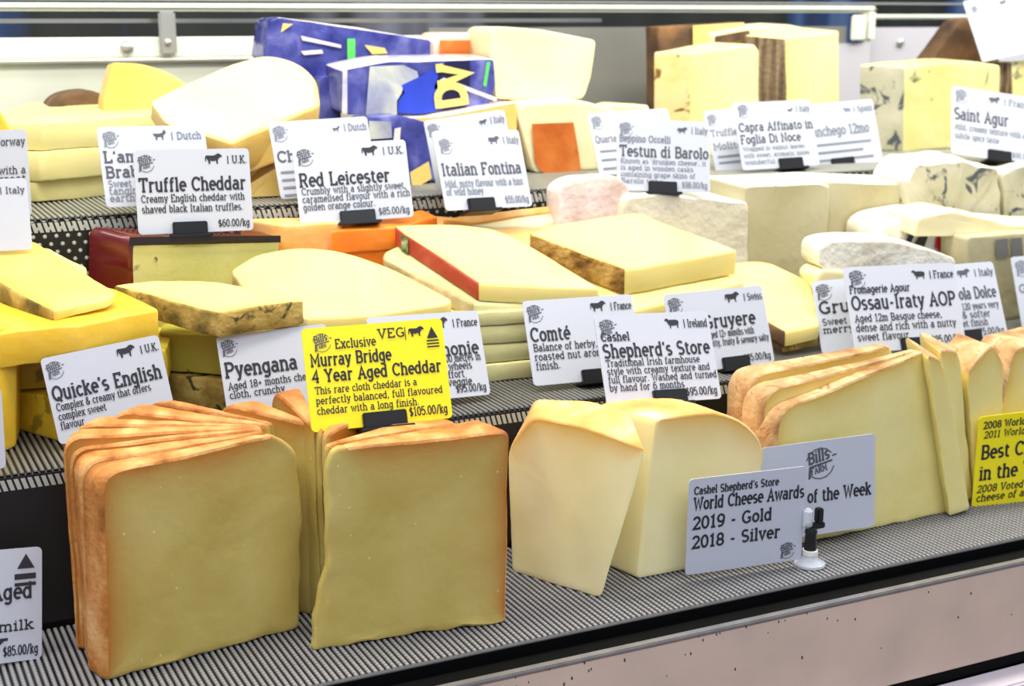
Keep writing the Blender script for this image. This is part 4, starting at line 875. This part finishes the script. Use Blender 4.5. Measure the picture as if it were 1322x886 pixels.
solid('cheese_slab', 'pale slab lying behind the cards left of the Barolo card', ('y', 1.38), [(770, 215), (770, 142), (800, 134), (838, 136), (845, 215)], (0, .04, .0), M['cream'], None, rad=.004)
# right part of the top step
solid('cheese_block', 'upright cream block with a brown spotted rind side, behind the Capra card', ('y', 1.41), [(889, 200), (889, 70), (975, 57), (980, 66), (980, 200)], [(-.035, .02, 0), (-.035, .02, .002), (-.03, .05, .002), (-.0, .05, .002), (0, .05, 0)], M['creamy_yellow'], M['rindmottle'], re=(0,), rad=.003)
solid('cheese_block', 'brown rinded cheese behind the cream block, below the top rail', ('y', 1.47), [(852, 200), (850, 34), (893, 32), (940, 30), (962, 28), (962, 200)], (0, .03, .0), M['brownrind'], None, rad=.003)
bb = [o for o in COL.objects if o.get('label', '').startswith('brown rinded cheese behind')][0]
decal('cut_face', ('y', 1.468), [(894, 66), (894, 33), (960, 29), (960, 66)], M['pale'], bb)
solid('cheese_slab', 'pale slab with a dark grey front lying over the streaked rind block', ('y', 1.455), [(921, 62), (921, 45), (965, 36), (1000, 34), (1038, 36), (1038, 46), (972, 50)], (0, .03, .004), M['cream'], None, rad=.003)
bs = [o for o in COL.objects if o.get('label', '').startswith('pale slab with a dark grey')][0]
decal('dark_rind', ('y', 1.453), [(922, 60), (922, 47), (966, 39), (970, 50)], M['brownrind'], bs)
solid('cheese_block', 'tall cream block with a dark streaked bark like rind, behind the Manchego card', ('y', 1.42), [(1014, 200), (1013, 50), (1083, 40), (1084, 200)], [(-.045, .02, 0), (-.045, .02, .004), (-.02, .04, .004), (0, .04, 0)], M['creamy_yellow'], M['bark'], re=(0,), rad=.003)
solid('cheese_block', 'big blue veined block with a mottled grey side, left of the tilted blue cheese card', ('y', 1.36), [(1164, 195), (1166, 86), (1250, 80), (1291, 84), (1291, 190)], [(-.05, .02, 0), (-.05, .02, .003), (-.02, .05, .004), (0, .05, .004), (0, .05, 0)], M['blue'], M['bluegrey'], re=(0,), rad=.004, amp=.0012)
solid('cheese_block', 'blue veined block cut by the right picture edge behind the tilted blue cheese card', ('y', 1.37), [(1306, 192), (1305, 80), (1400, 78), (1400, 185)], [(-.014, .02, 0), (-.014, .02, .0), (0, .05, .0), (0, .05, 0)], M['blue'], M['bark'], re=(0,), rad=.003)
solid('cheese_wedge', 'brown rinded wedge tip leaning at upper right beneath the tilted blank card', ('y', 1.43), [(1203, 76), (1240, 26), (1262, 22), (1290, 74), (1290, 180), (1203, 180)], (0, .03, 0), M['brownrind'], None, rad=.003)
# ================================================================== PRICE CARDS
def lines(n, y0, gap, x0=.06, x1=.9):
    def f(T, X, Y, w, h):
        for k in range(n):
            T.line([(X(x0), Y(y0+k*gap)), (X(x1-.12*(k % 2)), Y(y0+k*gap))], .03*h)
    return f
card('white U.K. card leaning behind the left cheddar fan', [(52, 465), (203, 430), (229, 541), (77, 573)], Y=1.045, icon='cow', country='U.K.', ix=.62, iw=.16, title=["Quicke's English"], tcap=.155, tw=.93, ty=.5, body=['Complex & creamy that offers', 'complex sweet', 'flavour'], by=.62, bw=[.8, .4, .2], clip=None, logo=True)
card('white card reading aged 18+ months, behind the thin cheddar slices, left of the yellow card', [(278, 436), (420, 416), (436, 524), (296, 540)], Y=1.05, title=['Pyengana'], tcap=.165, tw=.66, ty=.5, body=['Aged 18+ months cheddar', 'cloth, crunchy'], by=.65, bw=[.86, .5], clip=None)
card('white France card partly covered by the right side of the yellow card', [(472, 411), (616, 400), (634, 511), (490, 522)], Y=1.03, icon='cow', country='France', ix=.56, iw=.15, logo=False, tx=.28, title=['Symphonie'], tcap=.14, tw=.68, ty=.5, body=['Aged over 1,200 metres in', 'limit a few wheels', 'made the effort', 'fruit and veggie'], by=.58, bgap=.092, bw=[.67, .58, .5, .56], price='$95.00/kg', clip=None, foot=False)
def au_badge(T, X, Y, w, h):
    T.poly([(X(.875), Y(.19)), (X(.955), Y(.19)), (X(.915), Y(.075))])
    for k in range(3): T.line([(X(.87), Y(.215+.03*k)), (X(.96), Y(.215+.03*k))], .014*h)
    T.alt.text('Exclusive', X(.22), Y(.215), .085*h, 1.15, width=.29*w)
    T.alt.line([(X(.722), Y(.06)), (X(.722), Y(.19))], .008*h)
card('bright yellow aged cheddar card standing on the right cheddar block', [(388, 425), (570, 411), (585, 540), (403, 558)], Y=.925, yellow=True, icon='cow', ix=.745, iw=.115, veg='VEG', iy=.15, lx=.13, ly=.15, lr=.062, title=['Murray Bridge', '4 Year Aged Cheddar'], tcap=.112, tw=[.57, .92], ty=.37, tgap=.155, body=['This rare cloth cheddar is a', 'perfectly balanced, full flavoured', 'cheddar with a long finish.'], by=.64, bgap=.098, bcap=.066, bw=[.72, .9, .72], price='$105.00/kg', clip=.51, clipw=.31, extra=au_badge, tx=.04)
card('white Comte card left of the Ireland card', [(673, 390), (815, 379), (832, 487), (690, 497)], Y=1.035, icon='cow', country='France', ix=.6, iw=.145, title=['Comt\u00e9'], tcap=.15, tw=.36, ty=.48, body=['Balance of herby, caramel', 'roasted nut aroma', 'finish.'], by=.6, bw=[.86, .66, .22], clip=.57, clipw=.28)
card('white Ireland card standing on the sheep cheese wedge', [(765, 408), (913, 401), (932, 516), (785, 523)], Y=.95, icon='sheep', country='Ireland', ix=.6, iw=.125, lx=.1, title=["Shepherd's Store"], tcap=.14, tw=.94, ty=.475, pre=('Cashel', .25), py=.29, pcap=.085, body=['Traditional Irish farmhouse', 'style with creamy texture and', 'full flavour. Washed and turned', 'by hand for 6 months'], by=.575, bgap=.09, bcap=.072, bw=[.82, .9, .96, .65], price='$95.00/kg', clip=.54, clipw=.29)
card('white Gruyere card with Swiss origin, right of the Ireland card', [(856, 380), (983, 369), (1001, 467), (873, 484)], Y=1.026, icon='cow', country='Swiss', ix=.6, iw=.15, tx=.35, title=['Gruyere'], tcap=.155, tw=.53, ty=.475, body=['Aged 12+ months with', 'nutty, fruity & savoury salty'], by=.6, bw=[.48, .62], price='$85.00/kg', clip=.6, clipw=.27)
card('white Gruyere card mostly covered by the left edge of the Ossau-Iraty card', [(1046, 365), (1190, 350), (1206, 444), (1062, 458)], Y=1.03, title=['Gruyere'], tcap=.15, tw=.62, ty=.44, body=['Sweet but savoury', 'merry of the'], by=.6, bw=[.7, .6], clip=None, logo=True)
card('white Ossau-Iraty AOP card standing behind the large Ossau slices', [(1087, 345), (1231, 340), (1248, 446), (1104, 456)], Y=.99, ratio=1.42, icon='sheep', country='France', ix=.6, iw=.12, lx=.11, ly=.15, title=['Ossau-Iraty AOP'], tcap=.15, tw=.94, ty=.5, pre=('Fromagerie Agour', .54), py=.31, body=['Aged 12m Basque cheese,', 'dense and rich with a nutty', 'sweet flavour'], by=.645, bgap=.11, bw=[.78, .9, .46], price='$85.00/kg', clip=.56, clipw=.3)
card('white Gorgonzola Dolce card peeking out right of the Ossau-Iraty card', [(1150, 348), (1282, 338), (1302, 435), (1172, 447)], Y=1.012, icon='cow', country='Italy', ix=.62, iw=.13, logo=False, tx=.26, title=['Gorgonzola Dolce'], tcap=.14, tw=.71, ty=.46, fade='ink_mid', ink='ink_mid', body=['Made from a 120 years very', 'old, mild & softer', 'and a sweet finish'], by=.6, bw=[.7, .6, .56], price='$75.00/kg', clip=.6, clipw=.26)
card('white card with emblem cut by the right picture edge, right of the Gorgonzola card', [(1303, 332), (1430, 324), (1446, 420), (1322, 430)], Y=1.022, title=['Gorgonzola'], tcap=.1, tw=.6, fade='ink_grey', ink='ink_grey', clip=None)
card('white Truffle Cheddar card standing on the burgundy waxed block', [(173, 195), (320, 190), (328, 298), (178, 303)], Y=1.17, icon='cow', country='U.K.', ix=.61, iw=.15, lx=.1, title=['Truffle Cheddar'], tcap=.15, tw=.93, ty=.49, body=['Creamy English cheddar with', 'shaved black Italian truffles.'], by=.62, bgap=.125, bw=[.9, .88], price='$60.00/kg', clip=.44, clipw=.3)
card('white Red Leicester card standing on the orange Leicester pieces', [(376, 189), (523, 180), (535, 280), (388, 290)], Y=1.178, icon='cow', country='U.K.', ix=.6, iw=.145, lx=.1, title=['Red Leicester'], tcap=.155, tw=.8, ty=.52, body=['Crumbly with a slightly sweet,', 'caramelised flavour with a rich', 'golden orange colour.'], by=.625, bgap=.1, bw=[.92, .95, .63], price='$85.00/kg', clip=.5, clipw=.31, fade='ink_mid')
card('white Dutch card with a tiny goat, half hidden behind the Red Leicester card', [(346, 159), (473, 149), (490, 247), (363, 256)], Y=1.225, icon='goat', ix=.62, iw=.08, country='Dutch', ink='ink_mid', fade='ink_grey', title=['Chevre'], tcap=.13, tw=.5, ty=.52, extra=lines(4, .66, .1, .04, .5), clip=None)
card('white goat icon card half hidden behind the Truffle Cheddar card', [(124, 165), (263, 160), (276, 262), (138, 267)], Y=1.2, icon='goat', ix=.5, iw=.13, country='Dutch', ink='ink_mid', fade='ink_grey', lx=.11, title=["L'amuse", 'Brabander'], tcap=.13, tw=[.55, .68], ty=.44, tgap=.19, body=['Sweet with', 'tanginess', 'earthy'], by=.75, bgap=.09, bw=[.4, .4, .28], clip=None)
card('white Italian Fontina card leaning over the flat pale slabs', [(558, 166), (668, 171), (689, 263), (575, 275)], Y=1.17, ratio=1.3, icon='cow', ix=.62, iw=.13, country='Italy', ink='ink_mid', fade='ink_grey', lx=.12, ly=.2, title=['Italian Fontina'], tcap=.14, tw=.92, ty=.56, body=['Mild, nutty flavour with a hint', 'of wild honey'], by=.71, bgap=.1, bw=[.9, .42], price='$55.00/kg', clip=.4, clipw=.3)
card('white card with a small cow, behind the top of the Italian Fontina card', [(546, 156), (651, 141), (668, 228), (565, 245)], Y=1.205, ratio=1.3, icon='cow', ix=.66, iw=.1, country='Italy', ink='ink_mid', fade='ink_grey', clip=None)
card('white Barolo card standing on the white crumbly block', [(796, 152), (915, 158), (918, 249), (796, 245)], Y=1.17, ratio=1.36, icon='cow', ix=.65, iw=.11, country='Italy', ink='ink_mid', fade='ink_grey', lx=.1, title=['Testun di Barolo'], tcap=.14, tw=.96, ty=.52, pre=('Beppino Occelli', .55), py=.32, body=["Known as 'drunken cheese', it", 'is aged in wooden casks', 'containing grape skins of', 'Barolo wine'], by=.62, bgap=.092, bcap=.062, bw=[.92, .78, .8, .45], price='$98.00/kg', clip=.48, clipw=.3)
card('white card with grey print showing left of the Barolo card', [(757, 147), (862, 140), (878, 218), (775, 226)], Y=1.25, ink='ink_grey', fade='ink_grey', title=['Quarter'], tcap=.11, tw=.3, ty=.48, extra=lines(3, .62, .14, .06, .5), clip=None)
card('white Capra Affinato card with grey clip, between Barolo and Manchego cards', [(946, 133), (1044, 129), (1060, 213), (958, 220)], Y=1.235, ratio=1.3, icon='goat', ix=.68, iw=.08, country='Italy', ink='ink_mid', fade='ink_grey', lx=.12, ly=.13, title=['Capra Affinato in', 'Foglia Di Noce'], tcap=.12, tw=[.96, .78], ty=.43, tgap=.18, body=['Wrapped in walnut leaves', 'with sweet, aromatic notes', 'wonderful & rich'], by=.72, bgap=.1, bcap=.06, bw=[.8, .85, .65], clip=.62, clipw=.3)
card('white card with faded title half covered by the Capra Affinato card', [(906, 144), (1004, 136), (1020, 212), (926, 222)], Y=1.27, ratio=1.3, ink='ink_grey', fade='ink_grey', title=['Truffle', 'Moliterno'], tcap=.1, tw=[.36, .6], ty=.42, tgap=.22, extra=lines(2, .76, .1, .06, .5), clip=None)
card('white Manchego card standing before the bark rinded block', [(1030, 136), (1125, 128), (1142, 209), (1044, 220)], Y=1.275, ratio=1.3, icon='sheep', ix=.58, iw=.1, country='Spain', ink='ink_grey', fade='ink_grey', logo=False, title=['Manchego 12mo'], tcap=.14, tw=.86, ty=.5, extra=lines(3, .64, .12, .12, .88), clip=.45, clipw=.3)
card('white card with a cow and large title, leaning over the blue veined cheese at right', [(1230, 112), (1340, 126), (1344, 216), (1226, 196)], Y=1.2, ratio=1.36, icon='cow', ix=.42, iw=.13, country='France', ink='ink_mid', fade='ink_grey', lx=.11, ly=.14, title=['Saint Agur'], tcap=.16, tw=.62, ty=.48, body=['Mild, creamy texture with a', 'subtle spicy taste'], by=.63, bgap=.13, bw=[.8, .5], price='$90.00/kg', clip=.54, clipw=.26)
card('blank looking white card tilted at the upper right corner of the picture', [(1241, 4), (1338, -18), (1362, 62), (1270, 78)], Y=1.36, ratio=1.3, icon='cow', ix=.46, iw=.1, ink='ink_mid', lx=.12, ly=.17, lr=.05, fade='ink_grey', clip=None)
card('white card with Norway origin at the left edge, above the yellow topping wedge', [(-110, 172), (34, 165), (41, 280), (-102, 288)], Y=1.2, logo=False, country='Norway', ix=.5, iw=.1, title=['Brunost'], tcap=.12, tw=.5, ty=.45, body=['caramel flavour with a', 'the fudge is great'], by=.5, bgap=.1, bw=[.93, .93], ink='ink_mid', fade='ink_mid', clip=None)
card('white card with Italy origin at the left edge, before the Norway card', [(-106, 236), (34, 229), (42, 322), (-98, 330)], Y=1.17, logo=False, country='Italy', ix=.6, iw=.1, iy=.2, ink='ink_mid', clip=None)
card('white Aged card at the lower left corner, cut by the picture edge', [(-116, 722), (56, 702), (51, 854), (-112, 870)], Y=.95, ratio=1.3, logo=False, title=['Vintage Aged'], tcap=.13, tw=.9, ty=.44, body=['raw cow milk', 'only'], by=.72, bgap=.13, bw=[.9, .7], price='$85.00/kg', clip=None, extra=lambda T, X, Y, w, h: (T.poly([(X(.8), Y(.18)), (X(.94), Y(.18)), (X(.87), Y(.05))]), T.line([(X(.78), Y(.25)), (X(.95), Y(.25))], .05*h), T.line([(X(.78), Y(.32)), (X(.95), Y(.32))], .03*h)))
card('white card edge at the left picture edge, before the upright yellow slab', [(-140, 520), (2, 500), (7, 605), (-132, 628)], Y=.985, logo=False, clip=None)
# award card, week card and its stand
gW = 'price cards'
def award(T, X, Y, w, h):
    pass
card('white World Cheese Awards card with gold and silver years, propped on the front mat', [(891, 620), (1041, 602), (1035, 722), (883, 743)], Y=.87, ratio=1.26, logo=True, lx=.87, ly=.88, lr=.065, pre=("Cashel Shepherd's Store", .72), py=.16, pcap=.075, title=['World Cheese Awards', '2019 - Gold', '2018 - Silver'], tcap=.12, tw=[.95, .68, .76], ty=.32, tgap=.2, clip=None, tx=.045)
card('white of the Week card with a large emblem, behind the awards card', [(981, 580), (1132, 559), (1127, 680), (985, 700)], Y=.885, ratio=1.28, logo=True, lx=.51, ly=.24, lr=.125, title=['of the Week'], tcap=.125, tw=.57, ty=.64, clip=None, tx=.4)
def best(T, X, Y, w, h):
    T.text('2011 World Cheese Champion', X(.05), Y(.235), .07*h, 1.15, width=.9*w, shear=.12)
    T.text('2008 Voted Industry best', X(.03), Y(.83), .075*h, 1.15, width=.86*w, shear=.12)
    T.text('cheese of all times', X(.03), Y(.93), .075*h, 1.15, width=.66*w, shear=.12)
card('yellow Best Cheese card at the right picture edge, on the front mat', [(1266, 540), (1420, 520), (1410, 636), (1252, 656)], Y=.90, ratio=1.36, yellow=True, logo=False, pre=('2008 World Cheese Champion', .9), py=.13, pcap=.07, title=['Best Cheese', 'in the World'], tcap=.14, tw=[.66, .68], ty=.46, tgap=.23, clip=None, tx=.04, extra=best)
# card stand
mg, ntg, bg = newmat('clear_plastic'); bg.inputs['Base Color'].default_value = lin((236, 238, 245)); bg.inputs['Roughness'].default_value = .12; bg.inputs['Transmission Weight'].default_value = .55; bg.inputs['IOR'].default_value = 1.2
def lathe(name, prof, c, m, par, og, n=28):
    vs, fs = [], []
    for r, z in prof:
        vs += [(c[0]+r*math.cos(2*math.pi*i/n)-og[0], c[1]+r*math.sin(2*math.pi*i/n)-og[1], c[2]+z-og[2]) for i in range(n)]
    k = len(prof)
    for j in range(k-1): fs += [(j*n+i, j*n+(i+1) % n, (j+1)*n+(i+1) % n, (j+1)*n+i) for i in range(n)]
    fs += [tuple(range(n-1, -1, -1)), tuple((k-1)*n+i for i in range(n))]
    return mesh(name, vs, fs, m, par, smooth=40)
B = onz((1045, 729), .0005)
st = empty('card_stand', B, 'small card stand with black neck and clear round foot beside the awards card', 'card stand')
lathe('foot', [(.0125, 0), (.0125, .002), (.009, .004), (.0065, .006), (.0055, .009)], B, mg, st, B)
lathe('collar', [(.0062, .009), (.0062, .0125), (.005, .013)], B, M['steel_bright'], st, B)
lathe('neck', [(.005, .013), (.0045, .026), (.0052, .028), (.004, .032)], B, M['clip'], st, B)
box('jaw', -.004, .012, -.003, .003, .030, .035, M['clip'], st, bev=.001)
box('jaw', .004, .010, -.003, .003, .035, .047, M['clip'], st, bev=.001)
lathe('pivot', [(.002, .032), (.004, .034), (.004, .046), (.002, .048)], B+np.array([-.004, 0, 0]), mg, st, B)
# ================================================================== LIGHT
def area(name, loc, sx, sy, power, col, rot=(0, 0, 0)):
    l = bpy.data.lights.new(name, 'AREA'); l.shape = 'RECTANGLE'; l.size = sx; l.size_y = sy; l.energy = power; l.color = col
    o = bpy.data.objects.new(name, l); COL.objects.link(o); o.location = loc; o.rotation_euler = rot
area('case_strip_light', (.9, .98, .95), 3.0, .16, 23, (1, .97, .86))
area('case_rear_strip_light', (.9, 1.30, .92), 3.0, .14, 9, (1, .98, .88))
area('shop_ceiling_light', (.2, -.6, 1.9), 2.4, 1.4, 35, (.88, .92, 1.0), (math.radians(38), 0, 0))
wd_ = bpy.data.worlds.new('shop'); bpy.context.scene.world = wd_; wd_.use_nodes = True
bgn = wd_.node_tree.nodes['Background']; bgn.inputs[0].default_value = (.74, .79, .95, 1); bgn.inputs[1].default_value = .55
sc = bpy.context.scene
sc.view_settings.view_transform = 'Standard'; sc.view_settings.look = 'None'; sc.view_settings.exposure = 0.0; sc.view_settings.gamma = 1.0
